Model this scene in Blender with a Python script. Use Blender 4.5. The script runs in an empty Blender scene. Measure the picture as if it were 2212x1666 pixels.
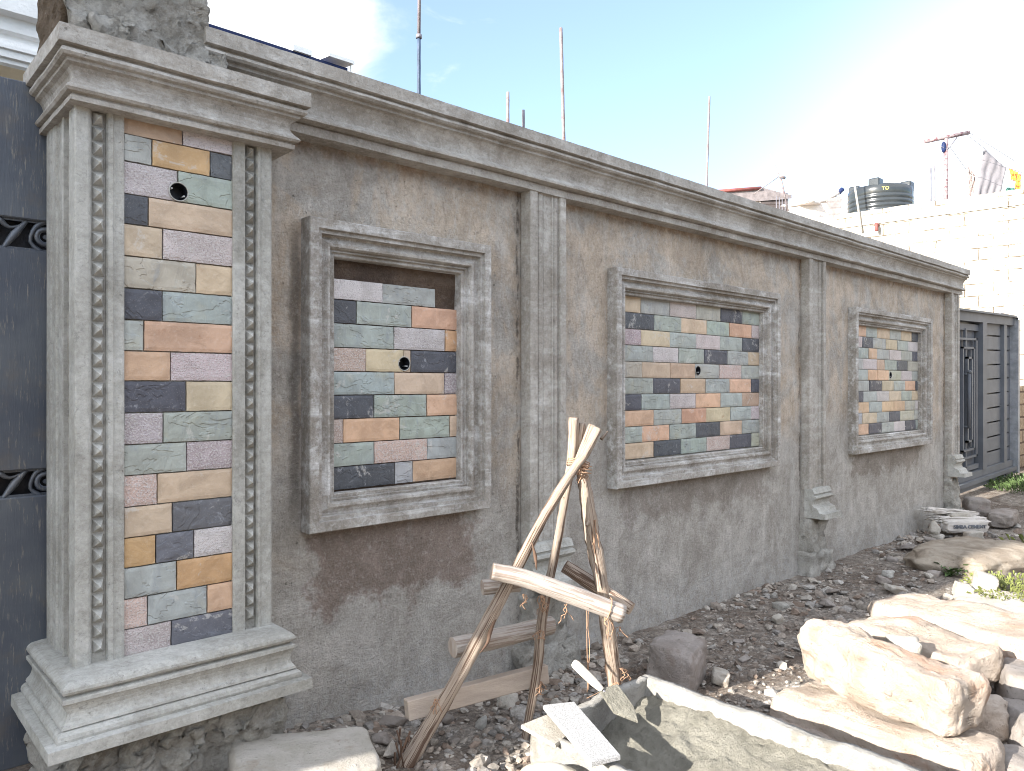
import bpy, bmesh, math, random
import numpy as np
from mathutils import Vector, Matrix, noise as mn
C = bpy.context.scene
R = math.radians
# ------------------------------------------------------------------ camera
F_PX = 1630.0; W_PX = 2212.0
cam = bpy.data.cameras.new('camera'); camo = bpy.data.objects.new('camera', cam)
C.collection.objects.link(camo); C.camera = camo
cam.sensor_width = 36; cam.lens = 36 * F_PX / W_PX; cam.clip_start = .05; cam.clip_end = 2000
yaw = math.atan2(1769, 1630)
camo.location = (0, 0, 1.5)
camo.rotation_euler = (R(90), 0, yaw - R(90))
C.render.resolution_x = 1024; C.render.resolution_y = 771
C.cycles.pixel_filter_type = 'BLACKMAN_HARRIS'; C.cycles.filter_width = 1.0
# ------------------------------------------------------------------ light
SUN_EL = R(21); SUN_PHI = R(5)           # towards -X, slightly behind the wall
sd = Vector((-math.cos(SUN_PHI) * math.cos(SUN_EL), math.sin(SUN_PHI) * math.cos(SUN_EL), math.sin(SUN_EL)))
sl = bpy.data.lights.new('sun', 'SUN'); sl.energy = 4.2; sl.angle = R(.5); sl.color = (1, .955, .88)
slo = bpy.data.objects.new('sun', sl); C.collection.objects.link(slo)
slo.rotation_euler = sd.to_track_quat('Z', 'Y').to_euler(); slo.location = (-5, 5, 10)
C.view_settings.view_transform = 'Standard'; C.view_settings.look = 'None'
C.view_settings.gamma = 1; C.view_settings.exposure = 1.88
# ------------------------------------------------------------------ node helper
class NT:
    def __init__(s, tree): s.t = tree
    def n(s, typ, ins=None, **pr):
        d = s.t.nodes.new(typ)
        for k, v in pr.items(): setattr(d, k, v)
        for k, v in (ins or {}).items():
            if hasattr(v, 'is_output') or isinstance(v, bpy.types.NodeSocket): s.t.links.new(v, d.inputs[k])
            else:
                if isinstance(v, tuple) and len(v) == 3 and len(getattr(d.inputs[k], 'default_value', (0,))) == 4: v = (*v, 1)
                d.inputs[k].default_value = v
        return d
    def m(s, op, a, b=0.0, c=None, clamp=False):
        ins = {0: a, 1: b}
        if c is not None: ins[2] = c
        return s.n('ShaderNodeMath', ins, operation=op, use_clamp=clamp).outputs[0]
    def noise(s, vec, scale, detail=4, rough=.6, dist=0.0):
        return s.n('ShaderNodeTexNoise', {'Vector': vec, 'Scale': scale, 'Detail': detail, 'Roughness': rough, 'Distortion': dist}).outputs[0]
    def map(s, vec, scale=(1, 1, 1), loc=(0, 0, 0), rot=(0, 0, 0)):
        return s.n('ShaderNodeMapping', {'Vector': vec, 'Scale': scale, 'Location': loc, 'Rotation': rot}).outputs[0]
    def step(s, x, a, b):
        return s.n('ShaderNodeMapRange', {0: x, 1: a, 2: b, 3: 0.0, 4: 1.0}, clamp=True, interpolation_type='SMOOTHSTEP').outputs[0]
    def mix(s, f, a, b, bt='MIX'):
        return s.n('ShaderNodeMix', {0: f, 6: a, 7: b}, data_type='RGBA', blend_type=bt).outputs[2]
    def xyz(s, v): return s.n('ShaderNodeSeparateXYZ', {0: v}).outputs
    def attr(s, name): return s.n('ShaderNodeAttribute', attribute_name=name).outputs
    def bump(s, h, dist, strength=1.0, normal=None):
        ins = {'Height': h, 'Distance': dist, 'Strength': strength}
        if normal: ins['Normal'] = normal
        return s.n('ShaderNodeBump', ins).outputs[0]
def newmat(name):
    m = bpy.data.materials.new(name); m.use_nodes = True
    t = m.node_tree; t.nodes.clear(); g = NT(t)
    o = g.n('ShaderNodeOutputMaterial'); b = g.n('ShaderNodeBsdfPrincipled')
    t.links.new(b.outputs[0], o.inputs[0])
    return m, g, b
def setb(g, b, color, rough=.85, normal=None, metal=0.0, spec=.35):
    for k, v in (('Base Color', color), ('Roughness', rough), ('Metallic', metal), ('Specular IOR Level', spec)):
        if isinstance(v, bpy.types.NodeSocket): g.t.links.new(v, b.inputs[k])
        else: b.inputs[k].default_value = (*v, 1) if isinstance(v, tuple) and len(v) == 3 else v
    if normal is not None: g.t.links.new(normal, b.inputs['Normal'])
def pos(g): return g.n('ShaderNodeNewGeometry').outputs['Position']
# ------------------------------------------------------------------ world
w = bpy.data.worlds.new('World'); C.world = w; w.use_nodes = True
t = w.node_tree; t.nodes.clear(); g = NT(t)
sky = g.n('ShaderNodeTexSky', sky_type='NISHITA'); sky.sun_disc = False
sky.sun_elevation = SUN_EL; sky.sun_rotation = math.atan2(sd.x, sd.y); sky.air_density = 1.0; sky.dust_density = 1.5; sky.ozone_density = 1.0; sky.altitude = 1500
tc = g.n('ShaderNodeTexCoord').outputs['Generated']
def dirmask(v, a, b):
    v = Vector(v).normalized()
    d = g.n('ShaderNodeVectorMath', {0: tc, 1: tuple(v)}, operation='DOT_PRODUCT').outputs['Value']
    return g.step(d, a, b)
cn = g.noise(g.map(tc, (1.6, 1.6, 3.2)), 2.6, 7, .6, .4)
cn2 = g.noise(g.map(tc, (1, 1, 2.5), (3, 1, 2)), 7.0, 6, .62, .3)
CLOUD = (3.2, 3.3, 3.4); FILL_SKY = (7.6, 7.8, 8.1)  # latter: bright sky added behind the camera to fill the shaded wall
mL = dirmask((.26, .88, .42), .935, .99)                                  # cloud bank over the gate side
cl = g.m('ADD', g.m('MULTIPLY', mL, 1.05), g.m('MULTIPLY', g.m('SUBTRACT', cn, .5), 1.3))
cl = g.step(cl, .42, .95)
mw = g.m('MULTIPLY', dirmask((.66, .66, .42), .93, .985), g.step(cn2, .60, .78))  # thin wisps
hz = g.m('POWER', dirmask((.955, .16, .12), .86, 1.0), 3.2)                                 # bright haze low to the right
gen = g.step(cn, .5, .8)                                                 # mottling of the added bright sky behind the camera
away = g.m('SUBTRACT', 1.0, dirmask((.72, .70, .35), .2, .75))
cloud = g.m('MAXIMUM', g.m('MAXIMUM', cl, g.m('MULTIPLY', mw, .35)), g.m('MULTIPLY', hz, 1.0))
skyc = g.mix(1.0, sky.outputs[0], (.82, .86, .88), 'MULTIPLY')
skyc = g.mix(.12, skyc, CLOUD)
col = g.mix(cloud, skyc, CLOUD)
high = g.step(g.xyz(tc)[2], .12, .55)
col = g.mix(g.m('MULTIPLY', g.m('MULTIPLY', g.m('ADD', g.m('MULTIPLY', gen, .45), .50), away), high), col, FILL_SKY)
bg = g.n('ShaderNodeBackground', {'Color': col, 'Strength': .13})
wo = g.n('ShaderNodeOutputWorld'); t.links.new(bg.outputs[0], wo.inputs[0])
# ------------------------------------------------------------------ mesh helper
class MB:
    def __init__(s): s.v = []; s.f = []; s.mi = []; s.cols = []; s.uv = []; s.sm = []; s.c = (1, 1, 1, 1)
    def add(s, vs, fs, mi=0, smooth=False, uv=None):
        o = len(s.v); s.v += [tuple(map(float, p)) for p in vs]
        for i, f in enumerate(fs):
            s.f.append([o + j for j in f]); s.mi.append(mi); s.cols.append(s.c); s.sm.append(smooth)
            s.uv.append(uv[i] if uv else [(0, 0)] * len(f))
    def box(s, x0, x1, y0, y1, z0, z1, mi=0, bev=0.0):
        if bev <= 0:
            vs = [(x0, y0, z0), (x1, y0, z0), (x1, y1, z0), (x0, y1, z0), (x0, y0, z1), (x1, y0, z1), (x1, y1, z1), (x0, y1, z1)]
            s.add(vs, [(0, 3, 2, 1), (4, 5, 6, 7), (0, 1, 5, 4), (1, 2, 6, 5), (2, 3, 7, 6), (3, 0, 4, 7)], mi); return
        bm = bmesh.new(); bmesh.ops.create_cube(bm, size=1)
        for v in bm.verts:
            v.co = Vector((x0 + (v.co.x + .5) * (x1 - x0), y0 + (v.co.y + .5) * (y1 - y0), z0 + (v.co.z + .5) * (z1 - z0)))
        bmesh.ops.bevel(bm, geom=bm.edges[:], offset=bev, segments=1, affect='EDGES')
        s.bm(bm, mi)
    def bm(s, bm, mi=0, smooth=False):
        bm.verts.index_update()
        s.add([v.co[:] for v in bm.verts], [[v.index for v in f.verts] for f in bm.faces], mi, smooth); bm.free()
    def tube(s, pts, rad, n=8, mi=0, seed=0, amp=0.0, cap=True, sub=1, smooth=True, twist=0.0):
        pts = [Vector(p) for p in pts]
        if not hasattr(rad, '__len__'): rad = [rad] * len(pts)
        if sub > 1:
            P = []; Q = []
            for i in range(len(pts) - 1):
                p0 = pts[max(i - 1, 0)]; p1 = pts[i]; p2 = pts[i + 1]; p3 = pts[min(i + 2, len(pts) - 1)]
                for k in range(sub):
                    u = k / sub
                    P.append(.5 * ((2 * p1) + (p2 - p0) * u + (2 * p0 - 5 * p1 + 4 * p2 - p3) * u * u + (3 * p1 - p0 - 3 * p2 + p3) * u ** 3))
                    Q.append(rad[i] * (1 - u) + rad[i + 1] * u)
            P.append(pts[-1]); Q.append(rad[-1]); pts, rad = P, Q
        d0 = (pts[1] - pts[0]).normalized()
        a = d0.orthogonal().normalized(); vs = []; L = 0; ls = []
        for i, p in enumerate(pts):
            d = (pts[min(i + 1, len(pts) - 1)] - pts[max(i - 1, 0)]).normalized()
            a = (a - d * a.dot(d)).normalized(); b = d.cross(a)
            if i: L += (p - pts[i - 1]).length
            ls.append(L)
            for k in range(n):
                an = 2 * math.pi * k / n + twist * L; q = a * math.cos(an) + b * math.sin(an)
                r = rad[i]
                if amp: r *= 1 + amp * .5 * mn.noise(Vector((q.x * 3 + seed, q.y * 3, L * 40 + seed))) + amp * mn.noise(Vector((q.x * 1.5 + seed, q.y * 1.5 + L * 4, q.z * 1.5 + seed * 2.3))) + amp * .5 * mn.noise(Vector((q.x * 5 + seed, q.y * 5 + L * 18, q.z * 5)))
                vs.append(p + q * r)
        fs = []; uv = []
        for i in range(len(pts) - 1):
            for k in range(n):
                k2 = (k + 1) % n
                fs.append((i * n + k, i * n + k2, (i + 1) * n + k2, (i + 1) * n + k))
                uv.append([(k / n, ls[i]), ((k + 1) / n, ls[i]), ((k + 1) / n, ls[i + 1]), (k / n, ls[i + 1])])
        s.add(vs, fs, mi, smooth, uv)
        if cap:
            o = len(s.v) - len(vs)
            for ring, fl in ((list(range(n)), True), ([(len(pts) - 1) * n + k for k in range(n)], False)):
                s.f.append([o + j for j in (ring[::-1] if fl else ring)]); s.mi.append(mi); s.cols.append(s.c); s.sm.append(False); s.uv.append([(.5, 0)] * n)
    def extr(s, prof, x0, x1, step=.05, amp=0.0, seed=0, mi=0, close=True, smooth=False, tilt=0.0):
        """profile list (y,z) extruded along X with capped ends"""
        n = max(1, int(round((x1 - x0) / step))); N = len(prof); vs = []
        for i in range(n + 1):
            x = x0 + (x1 - x0) * i / n
            for j, (y, z) in enumerate(prof):
                dy = amp * (mn.noise(Vector((x * 3.0, j * .13 + seed, seed))) + .6 * mn.noise(Vector((x * 11.0, j * .3 + seed, 3.1)))) if amp else 0
                dz = amp * .8 * (mn.noise(Vector((x * 2.3, 9 + j * .1, seed))) + .5 * mn.noise(Vector((x * 14.0, 4 + j * .1, seed)))) if amp else 0
                vs.append((x, y + dy, z + dz + tilt * (x - x0)))
        fs = []
        rng = range(N) if close else range(N - 1)
        for i in range(n):
            for j in rng:
                j2 = (j + 1) % N
                fs.append((i * N + j, i * N + j2, (i + 1) * N + j2, (i + 1) * N + j))
        s.add(vs, fs, mi, smooth)
        if close:
            o = len(s.v) - len(vs)
            s.f.append([o + j for j in range(N)][::-1]); s.f.append([o + n * N + j for j in range(N)])
            for _ in (0, 1): s.mi.append(mi); s.cols.append(s.c); s.sm.append(False); s.uv.append([(0, 0)] * N)
    def vext(s, prof, z0, z1, step=.08, amp=0.0, seed=0, mi=0):
        """closed plan profile list (x,y) extruded vertically"""
        n = max(1, int(round((z1 - z0) / step))); N = len(prof); vs = []
        for i in range(n + 1):
            z = z0 + (z1 - z0) * i / n
            for j, (x, y) in enumerate(prof):
                d = amp * (mn.noise(Vector((z * 2.5, j * .4 + seed, seed))) + .5 * mn.noise(Vector((z * 13, j * .7 + seed, 1)))) if amp else 0
                vs.append((x + d * .7, y + d, z))
        fs = [(i * N + j, i * N + (j + 1) % N, (i + 1) * N + (j + 1) % N, (i + 1) * N + j) for i in range(n) for j in range(N)]
        fs += [tuple(range(N))[::-1], tuple(n * N + j for j in range(N))]
        s.add(vs, fs, mi)
    def mitred(s, xl, yf, xr, yb, prof, amp=0.0, seed=0, rmul=1.0, mi=0, step=.05):
        """moulding round left, front and right of a pier; prof = (out, z)"""
        path = []
        def seg(a, b, na, nb):
            n = max(1, int((Vector(b) - Vector(a)).length / step))
            for i in range(n): 
                u = i / n; path.append(((a[0] + (b[0] - a[0]) * u, a[1] + (b[1] - a[1]) * u), na if i == 0 else nb))
        seg((xl, yb), (xl, yf), (-1, 0), (-1, 0)); path_n = len(path)
        seg((xl, yf), (xr, yf), (-1, -1), (0, -1))
        seg((xr, yf), (xr, yb), (rmul, -1), (rmul, 0)); path.append(((xr, yb), (rmul, 0)))
        N = len(prof); vs = []
        for (p, nn) in path:
            for j, (o, z) in enumerate(prof):
                q = Vector((p[0], p[1], j * .05 + seed)) * 4
                dd = amp * (mn.noise(q) + .6 * mn.noise(q * 4.1)) if amp else 0
                dz = amp * .8 * mn.noise(q * 1.7 + Vector((5, 5, 5))) if amp else 0
                vs.append((p[0] + nn[0] * (o + dd), p[1] + nn[1] * (o + dd), z + dz))
        M = len(path)
        fs = [(i * N + j, i * N + j + 1, (i + 1) * N + j + 1, (i + 1) * N + j) for i in range(M - 1) for j in range(N - 1)]
        s.add(vs, fs, mi)
        o = len(s.v) - len(vs)                                  # top and bottom lids, end caps
        for j in (0, N - 1):
            s.f.append([o + i * N + j for i in range(M)]); s.mi.append(mi); s.cols.append(s.c); s.sm.append(False); s.uv.append([(0, 0)] * M)
        for i in (0, M - 1):
            s.f.append([o + i * N + j for j in range(N)]); s.mi.append(mi); s.cols.append(s.c); s.sm.append(False); s.uv.append([(0, 0)] * N)
    def lump(s, x0, x1, y0, y1, z0, z1, res=.03, amp=.02, seed=0, freq=6, mi=0, taper=0.0, ridged=True, cols=None):
        nx, ny, nz = [max(1, int(round((b - a) / res))) for a, b in ((x0, x1), (y0, y1), (z0, z1))]
        idx = {}; vs = []
        def vid(i, j, k):
            if (i, j, k) in idx: return idx[(i, j, k)]
            p = Vector((x0 + (x1 - x0) * i / nx, y0 + (y1 - y0) * j / ny, z0 + (z1 - z0) * k / nz))
            if taper:
                u = k / nz; cx = (x0 + x1) / 2; p.x = cx + (p.x - cx) * (1 - taper * u)
            q = p * freq + Vector((seed, seed * 1.7, seed * .3))
            d = mn.turbulence_vector(q, 4, False) if ridged else mn.noise_vector(q)
            e = mn.noise_vector(q * .35)
            h = mn.noise_vector(q * 4.3)
            g_ = mn.turbulence(q * 3.1, 4, True); f_ = mn.noise(q * 9.0)
            p = p + Vector(d) * amp * .8 + Vector(e) * amp + Vector(h) * amp * (.3 + .8 * (g_ - .5 if ridged else 0)) + (Vector((0, -1, .2)) * amp * (.55 * (g_ - .6) + .18 * f_) if ridged else Vector())
            idx[(i, j, k)] = len(vs); vs.append(p); return idx[(i, j, k)]
        fs = []
        for i in range(nx):
            for k in range(nz):
                fs.append((vid(i, 0, k), vid(i + 1, 0, k), vid(i + 1, 0, k + 1), vid(i, 0, k + 1)))
                fs.append((vid(i + 1, ny, k), vid(i, ny, k), vid(i, ny, k + 1), vid(i + 1, ny, k + 1)))
        for j in range(ny):
            for k in range(nz):
                fs.append((vid(0, j + 1, k), vid(0, j, k), vid(0, j, k + 1), vid(0, j + 1, k + 1)))
                fs.append((vid(nx, j, k), vid(nx, j + 1, k), vid(nx, j + 1, k + 1), vid(nx, j, k + 1)))
        for i in range(nx):
            for j in range(ny):
                fs.append((vid(i, j, nz), vid(i + 1, j, nz), vid(i + 1, j + 1, nz), vid(i, j + 1, nz)))
                fs.append((vid(i, j + 1, 0), vid(i + 1, j + 1, 0), vid(i + 1, j, 0), vid(i, j, 0)))
        s.add(vs, fs, mi, True)
    def rock(s, c, size, rot=(0, 0, 0), seed=0, sub=3, amp=.12, boxy=.6, freq=1.6, cuts=0, mi=0, smooth=True):
        bm = bmesh.new(); bmesh.ops.create_icosphere(bm, subdivisions=sub, radius=1)
        M = Matrix.Rotation(rot[2], 3, 'Z') @ Matrix.Rotation(rot[1], 3, 'Y') @ Matrix.Rotation(rot[0], 3, 'X')
        rnd = random.Random(seed); planes = []
        for _ in range(cuts):
            n = Vector((rnd.uniform(-1, 1), rnd.uniform(-1, 1), rnd.uniform(-1, 1))).normalized(); planes.append((n, rnd.uniform(.55, .85)))
        for v in bm.verts:
            d = v.co.normalized()
            p = Vector([math.copysign(abs(x) ** boxy, x) for x in d])
            if boxy < 1: p = p * (1 / max(abs(p.x), abs(p.y), abs(p.z))) ** (1 - boxy) * .93
            for n, h in planes:
                e = p.dot(n) - h
                if e > 0: p -= n * e * .92
            q = p * freq + Vector((seed * 3.1, seed * 1.3, seed))
            f = mn.fractal(q, .9, 2.1, 4) * amp + abs(mn.noise(q * 3.3)) * amp * .25
            p = p * (1 + f)
            p = Vector((p.x * size[0] / 2, p.y * size[1] / 2, p.z * size[2] / 2))
            v.co = M @ p + Vector(c)
        s.bm(bm, mi, smooth)
    def mesh(s, name, mats, origin=(0, 0, 0)):
        me = bpy.data.meshes.new(name)
        ox, oy, oz = origin
        me.from_pydata([(x - ox, y - oy, z - oz) for x, y, z in s.v], [], s.f)
        for m in (mats if isinstance(mats, (list, tuple)) else [mats]): me.materials.append(m)
        me.polygons.foreach_set('material_index', s.mi); me.polygons.foreach_set('use_smooth', s.sm)
        ca = me.color_attributes.new('Col', 'FLOAT_COLOR', 'CORNER'); uv = me.uv_layers.new(name='UVMap')
        cc = []; uu = []
        for f, c, u in zip(s.f, s.cols, s.uv):
            for k in range(len(f)): cc += list(c); uu += list(u[k])
        ca.data.foreach_set('color', cc); uv.data.foreach_set('uv', uu)
        me.validate(); me.update()
        return me
def tag(o, label=None, cat=None, group=None, kind=None):
    for k, v in (('label', label), ('category', cat), ('group', group), ('kind', kind)):
        if v: o[k] = v
    return o
def obj(name, mb, mats, parent=None, label=None, cat=None, group=None, kind=None, fixn=True):
    loc = Vector((0, 0, 0))
    p = parent
    while p: loc += p.location; p = p.parent
    if parent is None:
        xs = np.array(mb.v); c0 = xs.min(0); c1 = xs.max(0)
        loc = Vector(((c0[0] + c1[0]) / 2, (c0[1] + c1[1]) / 2, c0[2])) if kind != 'structure' else Vector((0, 0, 0))
    me = mb.mesh(name, mats, loc)
    if fixn:
        bm = bmesh.new(); bm.from_mesh(me); bmesh.ops.recalc_face_normals(bm, faces=bm.faces[:]); bm.to_mesh(me); bm.free()
    o = bpy.data.objects.new(name, me); C.collection.objects.link(o)
    if parent is not None: o.parent = parent
    else: o.location = loc
    return tag(o, label, cat, group, kind)
def thing(name, loc, label, cat, group=None):
    o = bpy.data.objects.new(name, None); C.collection.objects.link(o); o.location = loc; o.empty_display_size = .1
    return tag(o, label, cat, group)
# ------------------------------------------------------------------ ground height
def gz(x, y):
    z = .045 + .11 * math.exp(-((x - 1.0) / .9) ** 2) * max(0, min(1, (y - 1.6) / .9))
    z += .025 * max(0, min(6, x - 8.2)) + .05 * math.exp(-((x - 7.0) / 1.4) ** 2 - ((y - 2.0) / .5) ** 2)
    z += .02 * mn.noise(Vector((x * .9, y * .9, 3))) + .012 * mn.noise(Vector((x * 3, y * 3, 7)))
    return z
# ------------------------------------------------------------------ materials
def m_cement(name, ca, cb, cw, bumps=1.0, streak=.5, pit=.5, brown=.0, lowgrey=False, stain=False, salt=False, salt2=False):
    m, g, b = newmat(name); P = pos(g)
    n1 = g.noise(P, 1.7, 5, .62, .4); n2 = g.noise(P, 9, 6, .7); n3 = g.noise(P, 90, 5, .75)
    st = g.noise(g.map(P, (1, 1, .12)), 13, 5, .65)
    stx = g.noise(g.map(P, (.15, 1, 1)), 14, 5, .65)
    c = g.mix(g.step(g.m('ADD', g.m('MULTIPLY', n1, .6), g.m('MULTIPLY', n2, .4)), .38, .64), ca, cb)
    if lowgrey:
        wc = g.noise(g.map(P, (1, 1, .8), (2, 8, 4)), 3.4, 6, .7, .7)
        c = g.mix(g.m('MULTIPLY', g.step(wc, .38, .56), .8), c, (.49, .405, .32)); c = g.mix(g.m('MULTIPLY', g.m('SUBTRACT', 1.0, g.step(wc, .36, .48)), .6), c, (.37, .36, .34))
        db = g.noise(g.map(P, (1, 1, .38), (4, 1, 9)), 24, 6, .72, .8); dm = g.step(g.noise(P, 2.6, 4, .6), .42, .58)
        c = g.mix(g.m('MULTIPLY', g.m('MULTIPLY', g.step(db, .53, .62), dm), .7), c, (.50, .47, .43))
        c = g.mix(g.m('MULTIPLY', g.m('SUBTRACT', 1.0, g.step(db, .34, .43)), .4), c, (.25, .21, .175))
        z = g.xyz(P)[2]
        lo = g.step(g.m('ADD', z, g.m('MULTIPLY', g.m('SUBTRACT', n1, .5), 1.6)), .9, 1.35)
        c = g.mix(lo, g.mix(g.step(n2, .3, .75), (.35, .33, .302), (.445, .42, .388)), c)
    c = g.mix(g.m('MULTIPLY', g.step(st if lowgrey else stx, .50, .72), streak), c, cw)
    c = g.mix(g.m('MULTIPLY', g.step(g.noise(g.map(P, (1, 1, .2), (7, 3, 1)), 6, 6, .7), .52, .75), .45 * streak), c, tuple(x * .55 for x in ca))
    if salt2:
        sa = g.m('MULTIPLY', g.step(g.noise(g.map(P, (1, 1, 2)), 2.8, 4, .6, .8), .48, .62), g.step(g.noise(g.map(P, (.6, 1, 2)), 16, 6, .7), .40, .66))
        c = g.mix(g.m('MULTIPLY', sa, .6), c, cw)
    if salt:
        sa = g.m('MULTIPLY', g.step(g.noise(P, 4.5, 4, .6, .8), .47, .62), g.step(g.noise(P, 30, 6, .78), .40, .60))
        c = g.mix(g.m('MULTIPLY', sa, .5), c, cw)
        so = g.m('MULTIPLY', g.step(g.noise(g.map(P, (1, 1, 1), (3, 9, 1)), 5, 5, .7, .8), .54, .66), g.step(g.noise(P, 40, 5, .75), .42, .60))
        c = g.mix(g.m('MULTIPLY', so, .4), c, (.15, .125, .10))
    if stain:
        X, Y, Z = g.xyz(P)
        nn = g.noise(P, 5.5, 6, .7); nd = g.m('MULTIPLY', g.m('SUBTRACT', nn, .5), .55)
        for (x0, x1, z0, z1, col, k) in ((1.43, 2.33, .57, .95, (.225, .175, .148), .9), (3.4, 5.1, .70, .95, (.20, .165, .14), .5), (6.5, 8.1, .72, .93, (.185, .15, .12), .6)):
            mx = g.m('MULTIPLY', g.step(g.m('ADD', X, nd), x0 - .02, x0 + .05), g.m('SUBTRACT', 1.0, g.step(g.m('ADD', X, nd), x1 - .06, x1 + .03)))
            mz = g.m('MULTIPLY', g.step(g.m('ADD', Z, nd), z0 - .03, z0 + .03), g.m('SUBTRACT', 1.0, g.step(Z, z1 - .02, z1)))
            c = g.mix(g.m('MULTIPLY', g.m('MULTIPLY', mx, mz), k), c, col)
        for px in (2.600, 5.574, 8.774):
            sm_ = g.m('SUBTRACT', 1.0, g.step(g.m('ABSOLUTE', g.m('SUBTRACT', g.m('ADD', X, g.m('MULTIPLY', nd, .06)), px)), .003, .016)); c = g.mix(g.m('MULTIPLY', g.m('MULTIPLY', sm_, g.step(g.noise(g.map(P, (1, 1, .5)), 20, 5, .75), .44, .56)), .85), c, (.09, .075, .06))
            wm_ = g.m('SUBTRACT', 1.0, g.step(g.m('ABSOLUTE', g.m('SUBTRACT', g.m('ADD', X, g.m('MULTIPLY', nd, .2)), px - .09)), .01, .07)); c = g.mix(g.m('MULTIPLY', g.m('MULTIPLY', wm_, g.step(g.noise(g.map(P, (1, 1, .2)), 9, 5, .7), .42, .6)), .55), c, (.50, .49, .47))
        # pale salt bloom round the panels and along the foot of the wall
        bl = g.m('MULTIPLY', g.step(g.noise(P, 2.3, 4, .6, 1.0), .53, .68), g.step(g.noise(P, 26, 6, .75), .42, .66))
        c = g.mix(g.m('MULTIPLY', bl, .55), c, (.47, .46, .45))
        ft = g.m('MULTIPLY', g.m('SUBTRACT', 1.0, g.step(g.m('ADD', Z, nd), .12, .42)), g.step(g.noise(P, 38, 5, .7), .45, .62))
        c = g.mix(g.m('MULTIPLY', ft, .5), c, (.42, .42, .42))
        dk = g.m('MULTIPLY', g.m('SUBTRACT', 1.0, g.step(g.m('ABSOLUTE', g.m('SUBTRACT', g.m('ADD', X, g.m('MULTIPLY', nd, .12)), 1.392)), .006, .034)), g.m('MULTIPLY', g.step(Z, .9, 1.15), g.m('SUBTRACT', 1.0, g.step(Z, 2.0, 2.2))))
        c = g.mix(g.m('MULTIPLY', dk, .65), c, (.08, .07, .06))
        # reddish bounce light painted into the wall colour under the cornice
        rs = g.m('MULTIPLY', g.step(g.m('ADD', Z, g.m('MULTIPLY', nd, .25)), 2.40, 2.46), g.step(n2, .35, .6))
        c = g.mix(g.m('MULTIPLY', rs, .6), c, (.20, .12, .075))
    pits = g.m('SUBTRACT', 1.0, g.step(g.noise(P, 75, 3, .6), .25, .33))
    c = g.mix(g.m('MULTIPLY', pits, pit), c, tuple(x * .3 for x in ca))
    n4 = g.noise(P, 3.2, 7, .72, .8)
    c = g.mix(1.0, c, g.mix(g.step(n4, .33, .67), (.80, .78, .75), (1.2, 1.2, 1.2)), 'MULTIPLY')
    fl = g.noise(P, 34, 6, .8, .6)
    c = g.mix(g.m('MULTIPLY', g.step(fl, .52, .66), .35), c, cw); c = g.mix(g.m('MULTIPLY', g.step(fl, .48, .36), .0), c, ca)
    c = g.mix(g.m('MULTIPLY', g.m('SUBTRACT', 1.0, g.step(fl, .34, .46)), .45), c, tuple(x * .5 for x in ca))
    c = g.mix(g.m('MULTIPLY', g.m('SUBTRACT', n3, .5), 1.0, clamp=True), c, cw)
    c = g.mix(1.0, c, g.mix(g.step(g.noise(P, 62, 4, .8), .36, .64), (.90, .90, .90), (1.08, 1.08, 1.08)), 'MULTIPLY')
    h = g.m('ADD', g.m('MULTIPLY', n2, .6), g.m('MULTIPLY', n3, .4))
    h = g.m('SUBTRACT', h, g.m('MULTIPLY', pits, .3))
    setb(g, b, c, .92, g.bump(h, .022 * bumps), spec=.3)
    return m
M_WALL = m_cement('weathered_plaster', (.37, .33, .285), (.44, .40, .355), (.52, .49, .455), 1.3, .5, .6, lowgrey=True, stain=True)
M_MOULD = m_cement('moulded_cement', (.29, .265, .235), (.37, .35, .32), (.52, .51, .49), .45, .6, .25, salt2=True)
M_FRAME = m_cement('frame_cement', (.26, .235, .205), (.39, .37, .345), (.62, .62, .62), .6, .95, .4, salt=True)
M_PILLAR = m_cement('pale_cement', (.325, .32, .295), (.405, .40, .375), (.50, .495, .48), .4, .5, .25)
M_ROUGH = m_cement('rough_mortar', (.36, .34, .305), (.46, .44, .40), (.55, .54, .52), 2.0, .3, .5)
M_ROUGHB = m_cement('rough_brown_stone', (.17, .125, .085), (.25, .19, .135), (.3, .25, .2), 3.5, .2, .8)
M_DARKBED = m_cement('dark_mortar_bed', (.085, .06, .048), (.15, .105, .075), (.24, .2, .17), 2.0, .25, .7)
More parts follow.
